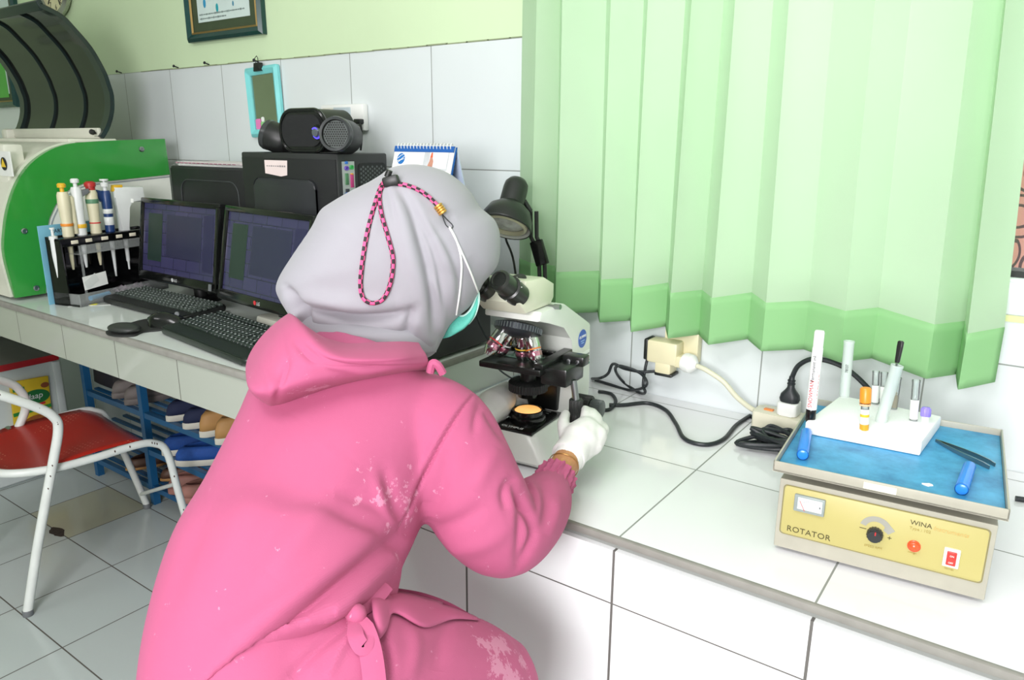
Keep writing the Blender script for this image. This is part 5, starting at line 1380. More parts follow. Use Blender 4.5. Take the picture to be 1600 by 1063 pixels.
armF = [Vector((-2.77, .76, .013)), Vector((-2.765, .82, .22)), Vector((-2.757, a0.y - .03, .44)), Vector((-2.752, a0.y - .003, a0.z - .05)), Vector((-2.75, a0.y - .012, a0.z)), Vector((-2.75, a0.y - .06, a0.z + .05)), Vector((-2.75, .72, .73)), Vector((-2.745, .62, .80)), Vector((-2.70, .585, .83)), Vector((-2.50, .575, .84))]
for a in (armN, armF): CW(MB().tube(spline(a, 6), .0135, 12).build('arm_leg', K_chair, ch))
CW(thick(MB().grid([[Vector((-2.68 + .36 * j / 8, .59 - .02 * sin(pi * j / 8) , .66 + .16 * i / 5)) for j in range(9)] for i in range(6)]).build('backrest', M_seat, ch), .004))
CW(MB().cyl((-2.293, 1.228, .25), (-2.70, 1.306, .06), .007).build('stretcher', K_chair, ch))
CW(MB().cyl((-2.30, .86, .425), (-2.31, .868, .44), .012).cyl((-2.76, .93, .425), (-2.757, .92, .44), .012).build('seat_bolt', K_steel, ch))
for p in (near[0], near[-1], armN[0], armF[0]): CW(MB().lathe([(.0145, -.013), (.0150, .004), (.0135, .006)], p, (0, 0, 1), n=14).build('foot_cap', K_grey, ch))
mb = MB(); rnd = random.Random(8)
for k in range(16):
    t = rnd.random()
    S_ = spline(armN, 6) if k < 8 else spline(near[:7], 6)
    q = S_[int(rnd.uniform(.05, .75) * len(S_))]
    dv = (Vector(CAM) - q).normalized()
    mb.ball(q + dv * .0125, (.0025, .0025, .005), 1)
CW(mb.build('paint_chips', mat('rust_chip', '#4a3428', .8), ch))

# ---- blue shoe rack
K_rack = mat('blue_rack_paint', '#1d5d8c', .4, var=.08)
rkx0, rkx1, ry0, ry1 = -3.14, -1.46, 1.36, 1.585
SH = (.082, .235, .385)
sr = thing('shoe_rack', 'blue metal shoe rack under the high counter', 'shoe rack', (-2.3, 1.47, 0))
def SR(o): return child_at(o, sr)
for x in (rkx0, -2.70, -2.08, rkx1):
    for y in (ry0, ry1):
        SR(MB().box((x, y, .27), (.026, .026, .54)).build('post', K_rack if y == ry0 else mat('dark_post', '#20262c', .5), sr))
SR(MB().box(((rkx0 + rkx1) / 2, ry0, .512), (rkx1 - rkx0, .022, .026)).build('top_rail', K_rack, sr))
for z in SH:
    mb = MB()
    mb.box(((rkx0 + rkx1) / 2, ry0, z - .012), (rkx1 - rkx0, .02, .022)).box(((rkx0 + rkx1) / 2, ry1, z - .012), (rkx1 - rkx0, .02, .022))
    for k in range(4): mb.box(((rkx0 + rkx1) / 2, ry0 + .035 + k * .05, z - .006), (rkx1 - rkx0, .018, .008))
    SR(mb.build('shelf', K_rack, sr))
def shoe(label, x, y, z, rz, upper, sole, ln=.25, kind='slip', group=None, name='shoe'):
    """toe points +y in its own frame; heel at the front of the rack"""
    o = thing(name, label, 'shoe', (x, y, z), rz, group)
    def outline(s, n=26):
        pts = []
        for i in range(n):
            a = 2 * pi * i / n
            yy = ln * .5 - cos(a) * ln * .5
            t = yy / ln
            hw = (.034 + .012 * sin(pi * min(1, t * 1.1)) - .006 * sin(pi * min(1, t * 2))) * s
            pts.append((sin(a) * hw if abs(sin(a)) < .7 else math.copysign(hw * (.7 + .3 * (abs(sin(a)) - .7) / .3), sin(a)), yy * s + (1 - s) * ln * .5))
        return pts
    hs = .026 if kind != 'flat' else .014
    MB().loft([[Vector((px_, py_, zz)) for px_, py_ in outline(s)] for zz, s in ((0, .96), (.003, 1), (hs - .003, 1.0), (hs, .97))]).build('sole', sole, o)
    up = []
    levels = ((hs - .002, .97, 0), (.045, .94, 0), (.062, .86, 0), (.072, .72, 1)) if kind == 'slip' else ((hs - .002, .97, 0), (.05, .95, 0), (.075, .88, 0), (.09, .74, 1)) if kind == 'heel' else ((hs - .002, .97, 0), (.028, .95, 0), (.040, .88, 0), (.046, .78, 1))
    n = 26
    for zz, s, _ in levels:
        r = []
        for px_, py_ in outline(s, n):
            t = py_ / ln
            drop = 1 - .48 * max(0, (t - .55) / .45)         # lower towards the toe
            r.append(Vector((px_ * (1 - .0 * t), py_, hs + (zz - hs) * drop)))
        up.append(r)
    u_ = MB().loft(up, caps=False)
    # vamp closes the front half
    top = up[-1]
    idx = [i for i in range(n) if top[i].y > ln * .48]
    idx.sort(key=lambda i: i)
    vs = [top[i] for i in idx]
    c = sum(vs, Vector()) / len(vs) + Vector((0, 0, .012))
    for a, b2 in zip(vs[:-1], vs[1:]): u_._add([a, b2, c], [[0, 1, 2]])
    u_._add([vs[-1], vs[0], c], [[0, 1, 2]])
    thick(u_.build('upper', upper, o), .003)
    MB().loft([[Vector((px_, py_, hs + .002)) for px_, py_ in outline(.9)], [Vector((px_, py_, hs + .004)) for px_, py_ in outline(.88)]]).build('insole', mat('dark_insole', '#24262c', .8), o)
    return o
K_navy = mat('navy_canvas', '#1b2444', .8, var=.1); K_bl = mat('bright_blue_knit', '#1f4f9e', .75, var=.12, scale=60); K_tan = mat('tan_leather', '#b88a52', .6, var=.08)
K_wsole = mat('off_white_sole', '#d5d2c4', .6, var=.06); K_bsole = mat('blue_white_sole', '#5f86bf', .6); K_pinkl = mat('dusty_pink_leather', '#a8766a', .6, var=.08); K_gry = mat('grey_leather', '#7d7470', .6, var=.1); K_brn = mat('brown_leather', '#5f4334', .55, var=.12)
yh = 1.345
def at(u, v): return Yp(u, v, yh).x
G_ = None
shoe('navy slip-on shoe with blue and white sole, left of its pair on the top shelf', at(259, 655), yh, SH[2], radians(-8), K_navy, K_wsole, .25, 'slip', 'navy shoes')
shoe('navy slip-on shoe with blue and white sole, next to the tan-heeled shoes', at(287, 665), yh - .005, SH[2], radians(-14), K_navy, K_wsole, .25, 'slip', 'navy shoes')
shoe('tan-heeled shoe with thick white sole, beside the navy slip-ons', at(319, 690), yh - .015, SH[2], radians(-4), K_tan, K_wsole, .25, 'heel', 'tan shoes')
shoe('tan-heeled shoe with thick white sole, nearest the pink scrubs', at(345, 698), yh - .02, SH[2], radians(-6), K_tan, K_wsole, .25, 'heel', 'tan shoes')
shoe('bright blue knitted shoe behind its twin on the second shelf', at(252, 705), yh, SH[1], radians(-22), K_bl, K_wsole, .26, 'slip', 'blue knitted shoes')
shoe('bright blue knitted shoe with ridged white sole in front on the second shelf', at(281, 722), yh - .02, SH[1], radians(-32), K_bl, K_wsole, .27, 'slip', 'blue knitted shoes')
shoe('dusty pink flat shoe in front of the chair leg', at(262, 765), yh, SH[0], radians(-28), K_pinkl, K_pinkl, .25, 'slip', 'pink flats')
shoe('dusty pink flat shoe next to the pink scrubs', at(285, 778), yh - .02, SH[0], radians(-30), K_pinkl, K_pinkl, .25, 'slip', 'pink flats')
shoe('pale grey shoe heel peeping out beside the pink scrubs on the low shelf', at(318, 782), yh - .05, SH[0], radians(-20), mat('pale_grey_leather', '#bdb7b0', .6), K_wsole, .24, 'slip')
shoe('brown sandal behind the inner chair leg', at(190, 722), yh + .01, SH[0], radians(-12), K_brn, K_tan, .24, 'flat', 'brown sandals')
shoe('brown sandal between the two front chair legs', at(232, 742), yh + .042, SH[0], radians(-16), K_brn, K_tan, .24, 'flat', 'brown sandals')
shoe('grey shoe behind the red seat on the rack', at(176, 660), yh + .01, SH[2], radians(-6), K_gry, K_gry, .24, 'slip', 'grey shoes')
shoe('grey shoe just left of the blue rack post', at(199, 668), yh + .0, SH[2], radians(-6), K_gry, K_gry, .24, 'slip', 'grey shoes')
bgp = Yp(178, 632, 1.40)
bag = thing('handbag', 'dark handbag with looped strap on the shoe rack behind the chair seat', 'bag', (bgp.x - .09, 1.48, SH[2]))
rings = []
for z, w_, d_ in ((0, .22, .12), (.01, .25, .14), (.08, .26, .13), (.12, .22, .09), (.135, .16, .04)):
    rings.append([Vector((p[0] + .012 * noise.noise(Vector((p[0] * 20, p[1] * 20, z * 20))), p[1], z)) for p in rrect(w_, d_, d_ * .45, 5)])
MB().loft(rings).build('body', mat('dark_plum_leather', '#221c24', .45, var=.2), bag)
MB().tube(spline([(-.10, -.03, .11), (-.085, -.05, .165), (0, -.055, .185), (.085, -.05, .165), (.10, -.03, .11)], 8), .006, 8).build('strap', mat('dark_plum_leather', '#221c24', .45), bag)

# ---- white tub with a printed noodle wrapper on its side
tub = thing('storage_tub', 'tall white plastic tub with red edge and yellow noodle wrapper under the high counter', 'tub', (-3.565, 1.115, 0))
MB().loft([[Vector((p[0], p[1], z)) for p in rrect(w_, d_, .03, 5)] for z, w_, d_ in ((0, .48, .40), (.01, .50, .42), (.485, .52, .44), (.49, .52, .44))]).build('body', mat('milky_white_plastic', '#cdd5d3', .35, var=.04, scale=5), tub)
MB().prism(rrect(.525, .445, .03), .491, .512, ((0, 0, 0), (1, 0, 0), (0, 1, 0)), bev=.004).build('inside_shade_panel', mat('painted_inside_shade', '#77776c', .6), tub)  # dark panel closing the top, coloured as the open tub's shadowed inside
MB().box((.262, .05, .502), (.012, .34, .026), bev=.004).build('red_strip', mat('red_lid_plastic', '#b5242a', .4), tub)
MB().box((.262, .205, .25), (.012, .03, .47), bev=.005).build('corner_rib', mat('milky_white_plastic', '#cdd5d3', .35), tub)
px0, px1 = Xp(13, 600, -3.29), Xp(72, 585, -3.29)
Wp, Hp = (px1.y - px0.y) * 1.02, .26
PM = Matrix.Translation((-3.297 + 3.565, (px0.y + px1.y) / 2 - 1.115, px1.z - Hp * .52)) @ Matrix.Rotation(radians(90), 4, 'Z') @ Matrix.Rotation(radians(3), 4, 'Y')
pk = MB().box((0, 0, 0), (Wp, .012, Hp), bev=.003, M=PM).build('noodle_wrapper', mat('wrapper_yellow', '#d8b828', .45, var=.12, scale=12), tub)
K_wg = mat('wrapper_green', '#2f8a3a', .45)
MB().box((0, -.0065, -.002), (Wp, .001, .015), rot=(0, radians(-5), 0), M=PM).box((-Wp * .3, -.0065, .095), (Wp * .3, .001, .014), rot=(0, radians(-5), 0), M=PM).build('green_band', K_wg, pk)
MB().prism([(.018 + .052 * cos(t), .052 + .030 * sin(t)) for t in [2 * pi * i / 32 for i in range(32)]], .0060, .0072, ((0, 0, 0), (1, 0, 0), (0, 0, 1)), M=PM).build('green_oval', mat('wrapper_dark_green', '#1f6a35', .45), pk)
text('lettering', 'daap', .034, mat('white_print', '#d9dcda', .5), pk, PM @ frame_M((-.020, -.0080, .043), (1, 0, .06), (0, 0, 1)), shear=.15)
MB().box((.02, -.0068, .018), (.06, .001, .009), rot=(0, radians(-5), 0), M=PM).build('red_caption', K_red, pk)
MB().prism([(.015 + .055 * cos(t), -.06 + .035 * sin(t)) for t in [2 * pi * i / 24 for i in range(24)]], .0060, .0070, ((0, 0, 0), (1, 0, 0), (0, 0, 1)), M=PM).build('printed_food', mat('food_brown', '#9a5a26', .5, var=.35, scale=30), pk)
for (x, z, r) in ((.055, .095, .016), (.045, -.018, .02)):
    MB().prism([(x + r * cos(t), z + r * .7 * sin(t)) for t in [2 * pi * i / 20 for i in range(20)]], .0060, .0072, ((0, 0, 0), (1, 0, 0), (0, 0, 1)), M=PM).build('printed_badge', mat('badge_brown', '#8a4a26', .5), pk)
# ================================================================ the person at the microscope
from mathutils.bvhtree import BVHTree
per = thing('person', 'person in pink hooded scrubs and pale grey headscarf bending to the microscope', 'person', (-0.72, 0.55, 0))
def PC(o, parent=None):
    child_at(o, per); return o
def pink_mat(name, col):
    mt, nt, b = new_mat(name)
    N, L = nt.nodes, nt.links
    tc = N.new('ShaderNodeTexCoord')
    n1 = N.new('ShaderNodeTexNoise'); n1.inputs['Scale'].default_value = 5; n1.inputs['Detail'].default_value = 5
    L.new(tc.outputs['Object'], n1.inputs['Vector'])
    mx = N.new('ShaderNodeMix'); mx.data_type = 'RGBA'
    c = lin(col)
    mx.inputs[6].default_value = (c[0] * .96, c[1] * .88, c[2] * .92, 1); mx.inputs[7].default_value = (min(1, c[0] * 1.03), c[1] * 1.12, c[2] * 1.08, 1)
    L.new(n1.outputs['Fac'], mx.inputs[0])
    # washed-out bleach marks
    n2 = N.new('ShaderNodeTexNoise'); n2.inputs['Scale'].default_value = 38; n2.inputs['Detail'].default_value = 8; n2.inputs['Roughness'].default_value = .75
    L.new(tc.outputs['Object'], n2.inputs['Vector'])
    n3 = N.new('ShaderNodeTexNoise'); n3.inputs['Scale'].default_value = 6.5
    L.new(tc.outputs['Object'], n3.inputs['Vector'])
    worn = None
    for (u, v, d, r) in ((585, 778, 1.0, .045), (545, 790, 1.0, .035), (655, 800, 1.0, .04), (690, 790, 1.0, .03), (770, 1025, 1.07, .05), (815, 1050, 1.08, .05), (640, 880, 1.0, .02), (480, 590, 1.02, .03)):
        dn = N.new('ShaderNodeVectorMath'); dn.operation = 'DISTANCE'
        L.new(tc.outputs['Object'], dn.inputs[0]); dn.inputs[1].default_value = tuple(Dp(u, v, d))
        q = mth(nt, 'MAXIMUM', mth(nt, 'SUBTRACT', 1.0, mth(nt, 'DIVIDE', dn.outputs['Value'], r * 1.5)), 0.0)
        worn = q if worn is None else mth(nt, 'MAXIMUM', worn, q)
    a = mth(nt, 'GREATER_THAN', mth(nt, 'ADD', n2.outputs['Fac'], mth(nt, 'MULTIPLY', worn, .22)), .66)
    m2 = N.new('ShaderNodeMix'); m2.data_type = 'RGBA'
    L.new(mth(nt, 'MULTIPLY', a, .42), m2.inputs[0]); L.new(mx.outputs[2], m2.inputs[6]); m2.inputs[7].default_value = (*lin('#dca6bc'), 1)
    L.new(m2.outputs[2], b.inputs['Base Color'])
    b.inputs['Roughness'].default_value = .82; b.inputs['Specular IOR Level'].default_value = .2; b.inputs['Sheen Weight'].default_value = .05
    wv = N.new('ShaderNodeTexNoise'); wv.inputs['Scale'].default_value = 700
    L.new(tc.outputs['Object'], wv.inputs['Vector'])
    bp = N.new('ShaderNodeBump'); bp.inputs['Strength'].default_value = .12; bp.inputs['Distance'].default_value = .001
    L.new(wv.outputs['Fac'], bp.inputs['Height']); L.new(bp.outputs['Normal'], b.inputs['Normal'])
    MATS[name] = mt
    return mt
M_pink = pink_mat('pink_cotton', '#b1587b')
M_scarf = mat('pale_grey_jersey', '#9b9aa0', .8, var=.015, scale=4, sheen=.2, spec=.2, bump=.06, bscale=600)
M_skin = mat('warm_skin', '#b98358', .5, var=.05, scale=30)
M_glove = mat('white_latex', '#e6e4e2', .42, var=.02, scale=12)

def ring_lr(L, R, b, n=40, pw=2.3, up=None):
    """closed section through two silhouette points; b = half thickness front/back"""
    c = (L + R) / 2; ex = (R - L) / 2
    ey = up.cross(ex).normalized() * b
    pts = []
    for j in range(n):
        a = 2 * pi * j / n
        ca, sa = cos(a), sin(a)
        pts.append(c + ex * (abs(ca) ** (2 / pw)) * (1 if ca >= 0 else -1) + ey * (abs(sa) ** (2 / pw)) * (1 if sa >= 0 else -1))
    return pts
def chain(mb, pts, rs, n=16, sub=4):
    """tapered limb with round ends"""
    P = [Vector(p) for p in pts]
    sp = spline(P, sub)
    rr = []
    for i in range(len(sp)):
        t = i / sub; k = min(int(t), len(rs) - 2); f = t - k
        rr.append(rs[k] * (1 - f) + rs[k + 1] * f)
    mb.tube(sp, rr, n)
    mb.ball(sp[0], rr[0] * .995, 2); mb.ball(sp[-1], rr[-1] * .995, 2)
    return mb
def strokes(me, S, both=False):
    """cloth folds: ridges (+) and creases (-) along polylines"""
    n = len(me.vertices)
    co = np.empty(n * 3); me.vertices.foreach_get('co', co); co = co.reshape(-1, 3)
    no = np.empty(n * 3); me.vertices.foreach_get('normal', no); no = no.reshape(-1, 3)
    uv = proj(co)
    view = CAM - co; view /= np.linalg.norm(view, axis=1)[:, None]
    facing = np.clip((no * view).sum(1) * 2.5, 0, 1)
    disp = np.zeros(n)
    for pts, w_, amp in S:
        P = np.array([(p[0], p[1]) for p in spline([(a, b, 0) for a, b in pts], 8)])
        seg = P[1:] - P[:-1]; ln = np.linalg.norm(seg, axis=1); cum = np.concatenate([[0], np.cumsum(ln)])
        best = np.full(n, 1e9); bt = np.zeros(n)
        for k in range(len(seg)):
            if ln[k] < 1e-6: continue
            d = uv - P[k]
            t = np.clip((d @ seg[k]) / ln[k] ** 2, 0, 1)
            q = d - t[:, None] * seg[k]
            dist = np.hypot(q[:, 0], q[:, 1])
            m_ = dist < best
            best[m_] = dist[m_]; bt[m_] = (cum[k] + t[m_] * ln[k]) / cum[-1]
        taper = np.sqrt(np.clip(np.sin(np.pi * np.clip(bt, 0.02, .98)), 0, 1))
        disp += amp * np.exp(-(best / w_) ** 2) * taper
    co = co + no * (disp * facing)[:, None]
    me.vertices.foreach_set('co', co.reshape(-1)); me.update()
    return me
def bvh_of(me): return BVHTree.FromPolygons([v.co.copy() for v in me.vertices], [tuple(p.vertices) for p in me.polygons])
def hit(bv, u, v, off=0.0, default=None):
    d = Vector(ray(u, v)).normalized()
    loc, nrm, idx, dist = bv.ray_cast(Vector(CAM), d)
    if loc is None: return Dp(u, v, default if default else 1.1)
    return loc - d * off

# ---- jacket: torso and both sleeves as one continuous garment
LR = [((250, 1330), 1.16, (620, 1330), 1.05, .17), ((225, 1220), 1.13, (620, 1230), 1.01, .165), ((216, 1110), 1.10, (610, 1130), .985, .155), ((224, 985), 1.11, (588, 1015), .975, .14), ((262, 880), 1.14, (598, 935), .985, .130), ((309, 785), 1.18, (632, 868), 1.005, .128), ((360, 685), 1.22, (680, 760), 1.04, .125), ((398, 600), 1.25, (712, 660), 1.075, .105), ((440, 560), 1.25, (690, 600), 1.10, .085), ((490, 540), 1.24, (640, 560), 1.14, .065)]
def lr_rings(ends):
    cs_ = [(Dp(*a, da) + Dp(*b_, db)) / 2 for a, da, b_, db, th in ends]
    out = []
    for i, (a, da, b_, db, th) in enumerate(ends):
        t = (cs_[min(i + 1, len(cs_) - 1)] - cs_[max(i - 1, 0)]).normalized()
        out.append(ring_lr(Dp(*a, da), Dp(*b_, db), th, up=t))
    return cs_, out
# pull the ring ends in until the padded section keeps the measured width
ends = list(LR)
for it in range(4):
    cs, rings = lr_rings(ends)
    new = []
    for (a, da, b_, db, th), (a0, _, b0, _, _), r in zip(ends, LR, rings):
        ax2 = np.array([b0[0] - a0[0], b0[1] - a0[1]], float); wd = np.linalg.norm(ax2); ax2 /= wd
        q = (proj(np.array([tuple(p) for p in r])) - np.array(a0)) @ ax2
        e0, e1_ = q.min(), q.max() - wd
        new.append(((a[0] - e0 * ax2[0], a[1] - e0 * ax2[1]), da, (b_[0] - e1_ * ax2[0], b_[1] - e1_ * ax2[1]), db, th))
    ends = new
cs, rings = lr_rings(ends)
mb = MB()
dense = []
for j in range(40):
    col_ = spline([r[j] for r in rings], 6)
    for i, p in enumerate(col_):
        if j == 0: dense.append([])
        dense[i].append(p)
LRT = LR
LR = [((224, 1230), 1.115, (604, 940), .985, .145), ((232, 1040), 1.12, (616, 896), .99, .142), ((266, 895), 1.14, (627, 866), .995, .135)] + LR[5:]
cs_t = cs
ends = list(LR)
for it in range(4):
    cs, rings = lr_rings(ends)
    new = []
    for (a, da, b_, db, th), (a0, _, b0, _, _), r in zip(ends, LR, rings):
        ax2 = np.array([b0[0] - a0[0], b0[1] - a0[1]], float); wd = np.linalg.norm(ax2); ax2 /= wd
        q = (proj(np.array([tuple(p) for p in r])) - np.array(a0)) @ ax2
        e0, e1_ = q.min(), q.max() - wd
        new.append(((a[0] - e0 * ax2[0], a[1] - e0 * ax2[1]), da, (b_[0] - e1_ * ax2[0], b_[1] - e1_ * ax2[1]), db, th))
    ends = new
cs, rings = lr_rings(ends)
dense_t = dense
dense = []
for j in range(40):
    col_ = spline([r[j] for r in rings], 6)
    for i, p in enumerate(col_):
        if j == 0: dense.append([])
        dense[i].append(p)
cs = cs_t
jk = MB().loft(dense)
RS = [((640, 650), 1.12, .070), ((690, 678), 1.085, .076), ((722, 735), 1.085, .0755), ((752, 795), 1.10, .0745), ((786, 832), 1.13, .066), ((826, 808), 1.18, .058), ((850, 782), 1.22, .047), ((862, 760), 1.25, .032)]
chain(jk, [Dp(*p, d) for p, d, r in RS], [r for p, d, r in RS], 24, 5)
Lsh = Dp(455, 612, 1.27)
LS = [Lsh, Vector((-1.005, .82, .93)), Vector((-1.02, .92, .855)), Vector((-.985, 1.03, .862)), Dp(726, 662, 1.43)]
chain(jk, LS, [.065, .062, .062, .05, .032], 24, 5)
FOLDS = [
    ([(628, 832), (560, 890), (480, 955), (400, 1015), (330, 1070)], 13, -.013), ([(640, 850), (570, 912), (490, 985), (400, 1050)], 16, .010),
    ([(612, 815), (540, 870), (460, 930), (360, 1000)], 20, .007),
    ([(630, 815), (590, 790), (545, 775), (520, 772)], 12, -.005), ([(600, 730), (612, 770), (628, 815)], 10, -.005), ([(585, 745), (600, 790), (620, 822)], 9, .004),
    ([(470, 650), (420, 730), (370, 830), (330, 930)], 26, .004), ([(520, 700), (450, 790), (380, 890), (330, 990)], 24, -.004),
    ([(345, 760), (300, 850), (262, 960)], 16, -.003), ([(560, 720), (500, 800), (420, 900)], 22, .004),
    # sleeve seam and sleeve folds
    ([(748, 608), (722, 640), (690, 690), (660, 750), (640, 800), (626, 830)], 3.2, -.0042), ([(738, 612), (712, 640), (680, 690), (650, 750), (632, 800)], 6, .0025),
    ([(628, 832), (670, 830), (720, 815), (760, 790)], 14, -.006), ([(640, 850), (700, 862), (760, 850), (800, 820)], 14, .005),
    ([(803, 752), (812, 780), (828, 806), (834, 840), (812, 886)], 7, -.010), ([(800, 745), (788, 770), (792, 800)], 8, -.006), ([(808, 742), (830, 760), (842, 790), (838, 830)], 8, .005), ([(820, 760), (815, 800), (812, 850), (806, 890)], 8, -.007),
    ([(850, 750), (852, 790), (840, 835)], 9, -.004), ([(872, 775), (870, 800), (858, 840)], 8, .004), ([(756, 640), (770, 660), (790, 690)], 6, -.005), ([(752, 625), (745, 650), (740, 680)], 7, -.004),
    ([(780, 700), (760, 730), (740, 770)], 13, .004), ([(700, 700), (690, 760), (672, 810)], 12, -.004),
]
# cuff: gathered ring
jm = remesh(jk, .006, 8, 1)
strokes(jm, FOLDS)
jo = PC(link_mesh('jacket', jm, M_pink, per, None))
tag(jo, 'pink washed cotton jacket')
JB = bvh_of(jm)
# gathered elastic cuffs
def cuff(p0, p1, r, name='cuff', fr=1.0):
    p0, p1 = Vector(p0), Vector(p1); ax = (p1 - p0).normalized()
    f1 = ax.orthogonal().normalized(); f2 = ax.cross(f1)
    rr = []
    for k, (t, s) in enumerate(((0, .98), (.12, 1.08), (.4, 1.0), (.55, 1.06), (.75, .98), (.95, 1.04), (1, .92))):
        rr.append([p0.lerp(p1, t) + (f1 * cos(a) + f2 * sin(a)) * r * (1 + (s - 1) * (.35 + .65 * fr)) * (1 + fr * (.05 * sin(a * 17 + t * 2) + .03 * sin(a * 29)) + (1 - fr) * .03 * sin(a * 3 + 1)) for a in [2 * pi * j / 120 for j in range(120)]])
    return MB().loft(rr)
co_ = PC(cuff(Dp(857, 767, 1.242), Dp(871, 744, 1.280), .0325).build('cuff', M_pink, per)); co_.parent = jo; co_.matrix_parent_inverse = Matrix.Identity(4)
def sub_of(o, parent):
    o.parent = parent; o.matrix_parent_inverse = Matrix.Identity(4); return o
sub_of(cuff(Dp(722, 665, 1.42), Dp(740, 655, 1.45), .032).build('cuff', M_pink), jo)

# ---- trousers: pelvis, thighs, shins
def shrink(r, k):
    c = sum(r, Vector()) / len(r)
    return [c + (p - c) * k for p in r]
tr_m = MB().loft([shrink(r, .955 - .004 * i) for i, r in enumerate(dense_t[:22])])
hipR, hipL = Dp(520, 1080, 1.02), Dp(330, 1180, 1.10)
kneeR = Dp(748, 1082, 1.17); kneeL = Vector((-.98, .80, .56))
chain(tr_m, [hipR, hipR.lerp(kneeR, .5) + Vector((.0, 0, .004)), kneeR], [.125, .112, .092], 26, 5)
chain(tr_m, [hipL, hipL.lerp(kneeL, .5), kneeL], [.125, .105, .085], 26, 5)
chain(tr_m, [kneeR, Vector((-.59, .72, .30)), Vector((-.60, .72, .10))], [.085, .07, .06], 20, 4)
chain(tr_m, [kneeL, Vector((-.97, .76, .30)), Vector((-.96, .74, .10))], [.085, .07, .06], 20, 4)
tm = remesh(tr_m, .007, 8, 1)
strokes(tm, [([(575, 975), (600, 1010), (610, 1063)], 9, -.006), ([(560, 960), (500, 1010), (450, 1063)], 10, -.005), ([(555, 975), (530, 1020), (510, 1063)], 9, .004), ([(640, 975), (650, 1010), (640, 1063)], 12, .004), ([(700, 960), (690, 1000), (680, 1050)], 14, -.003)])
to = PC(link_mesh('trousers', tm, M_pink, per, None))
TB = bvh_of(tm)
if True:
    # front hem flap of the jacket lying on the thigh
    top = [(578, 922), (600, 918), (632, 921), (666, 928), (705, 943), (745, 966)]
    bot = [(590, 1003), (603, 985), (616, 958), (664, 980), (708, 968), (748, 970)]
    G = []
    for i in range(9):
        t = i / 8; row = []
        tp_s = spline([(a, b, 0) for a, b in top], 6); bt_s = spline([(a, b, 0) for a, b in bot], 6)
        for j in range(len(tp_s)):
            q = tp_s[j].lerp(bt_s[j], t)
            row.append(hit(TB, q.x, q.y, .006 + .014 * sin(pi * t * .9) * (.6 + .4 * sin(j * .55)), 1.16))
        G.append(row)
    sub_of(thick(MB().grid(G).build('front_hem', M_pink), .0025), jo); 
    for o in jo.children:
        if o.name.startswith('front_hem'): o.matrix_parent_inverse = Matrix.Identity(4)
    # waist tie: knot, loops and tails
    kd = min((hit(JB, 556, 960, 0, .99) - Vector(CAM)).length, (hit(TB, 556, 960, 0, .99) - Vector(CAM)).length)
    kn = Dp(556, 960, kd - .012)
    def near(u, v):
        r_ = Vector(ray(u, v)).normalized()
        ds = [h[3] for h in (JB.ray_cast(Vector(CAM), r_), TB.ray_cast(Vector(CAM), r_)) if h[0] is not None]
        return min(ds) if ds else 9
    def ribbon(pts, w_, th=.0022):
        P = spline([Dp(u, v, min(near(u, v), d + .05) - .007) for u, v, d in pts], 6)
        rings_ = []
        for i, p in enumerate(P):
            t = (P[min(i + 1, len(P) - 1)] - P[max(i - 1, 0)]).normalized()
            vw = (Vector(CAM) - p).normalized(); sd = t.cross(vw).normalized(); nn = sd.cross(t)
            wv = w_ * (.55 + .45 * min(1, i / 5))
            rings_.append([p + sd * wv - nn * th * .5, p + sd * wv + nn * th * .5, p + nn * th * 1.2, p - sd * wv + nn * th * .5, p - sd * wv - nn * th * .5, p - nn * th * .6])
        return MB().loft(rings_)
    tie = MB()
    tie.ball(kn, (.014, .012, .013), 2)
    tie = PC(tie.build('waist_tie', M_pink, per))
    sub_of(ribbon([(556, 964, kd - .004), (570, 990, kd - .01), (580, 1025, kd - .014), (586, 1075, kd - .016), (588, 1120, kd - .016)], .0125).build('tie_tail', M_pink), tie)
    sub_of(ribbon([(552, 966, kd - .002), (556, 995, kd - .006), (566, 1012, kd - .006), (572, 1000, kd - .012), (562, 972, kd - .008)], .009).build('tie_loop', M_pink), tie)
    sub_of(ribbon([(560, 960, kd), (575, 945, kd + .002), (592, 930, kd + .01), (604, 915, kd + .03)], .009).build('tie_loop', M_pink), tie)

# ---- hood hanging on the shoulders
HG = [
    [(398, 606, .0), (384, 585, .01), (388, 555, .02), (412, 520, .03), (446, 492, .02), (455, 492, -.03), (462, 505, -.07)],
    [(416, 632, .0), (390, 610, .045), (398, 575, .065), (426, 532, .065), (457, 497, .05), (466, 500, .0), (476, 515, -.05)],
    [(436, 634, .0), (420, 616, .055), (430, 580, .078), (452, 542, .075), (474, 514, .062), (482, 512, .015), (492, 522, -.05)],
    [(472, 622, .0), (462, 607, .052), (470, 580, .075), (486, 556, .075), (502, 540, .066), (508, 530, .02), (516, 530, -.05)],
    [(520, 606, .0), (514, 596, .042), (516, 581, .062), (524, 567, .066), (534, 556, .062), (540, 543, .02), (545, 536, -.05)],
    [(580, 592, .0), (577, 586, .034), (576, 577, .05), (578, 568, .056), (583, 560, .054), (586, 545, .015), (588, 534, -.05)],
    [(630, 583, .0), (629, 578, .026), (628, 572, .040), (628, 565, .044), (630, 558, .042), (630, 545, .01), (630, 533, -.05)],
    [(668, 580, .0), (670, 575, .016), (671, 569, .026), (670, 561, .028), (666, 552, .024), (660, 544, .0), (655, 535, -.05)],
]
def jd(u, v):
    """distance to the back of the jacket, carried on past its outline"""
    best = None
    for du in range(0, 90, 6):
        d = Vector(ray(u + du * (1 if u < 520 else -1), v)).normalized()
        loc, nrm, idx, dist = JB.ray_cast(Vector(CAM), d)
        if loc is not None: return dist + du * .0012
    return 1.215 - .20 * (u - 400) / 300
HP_ = []
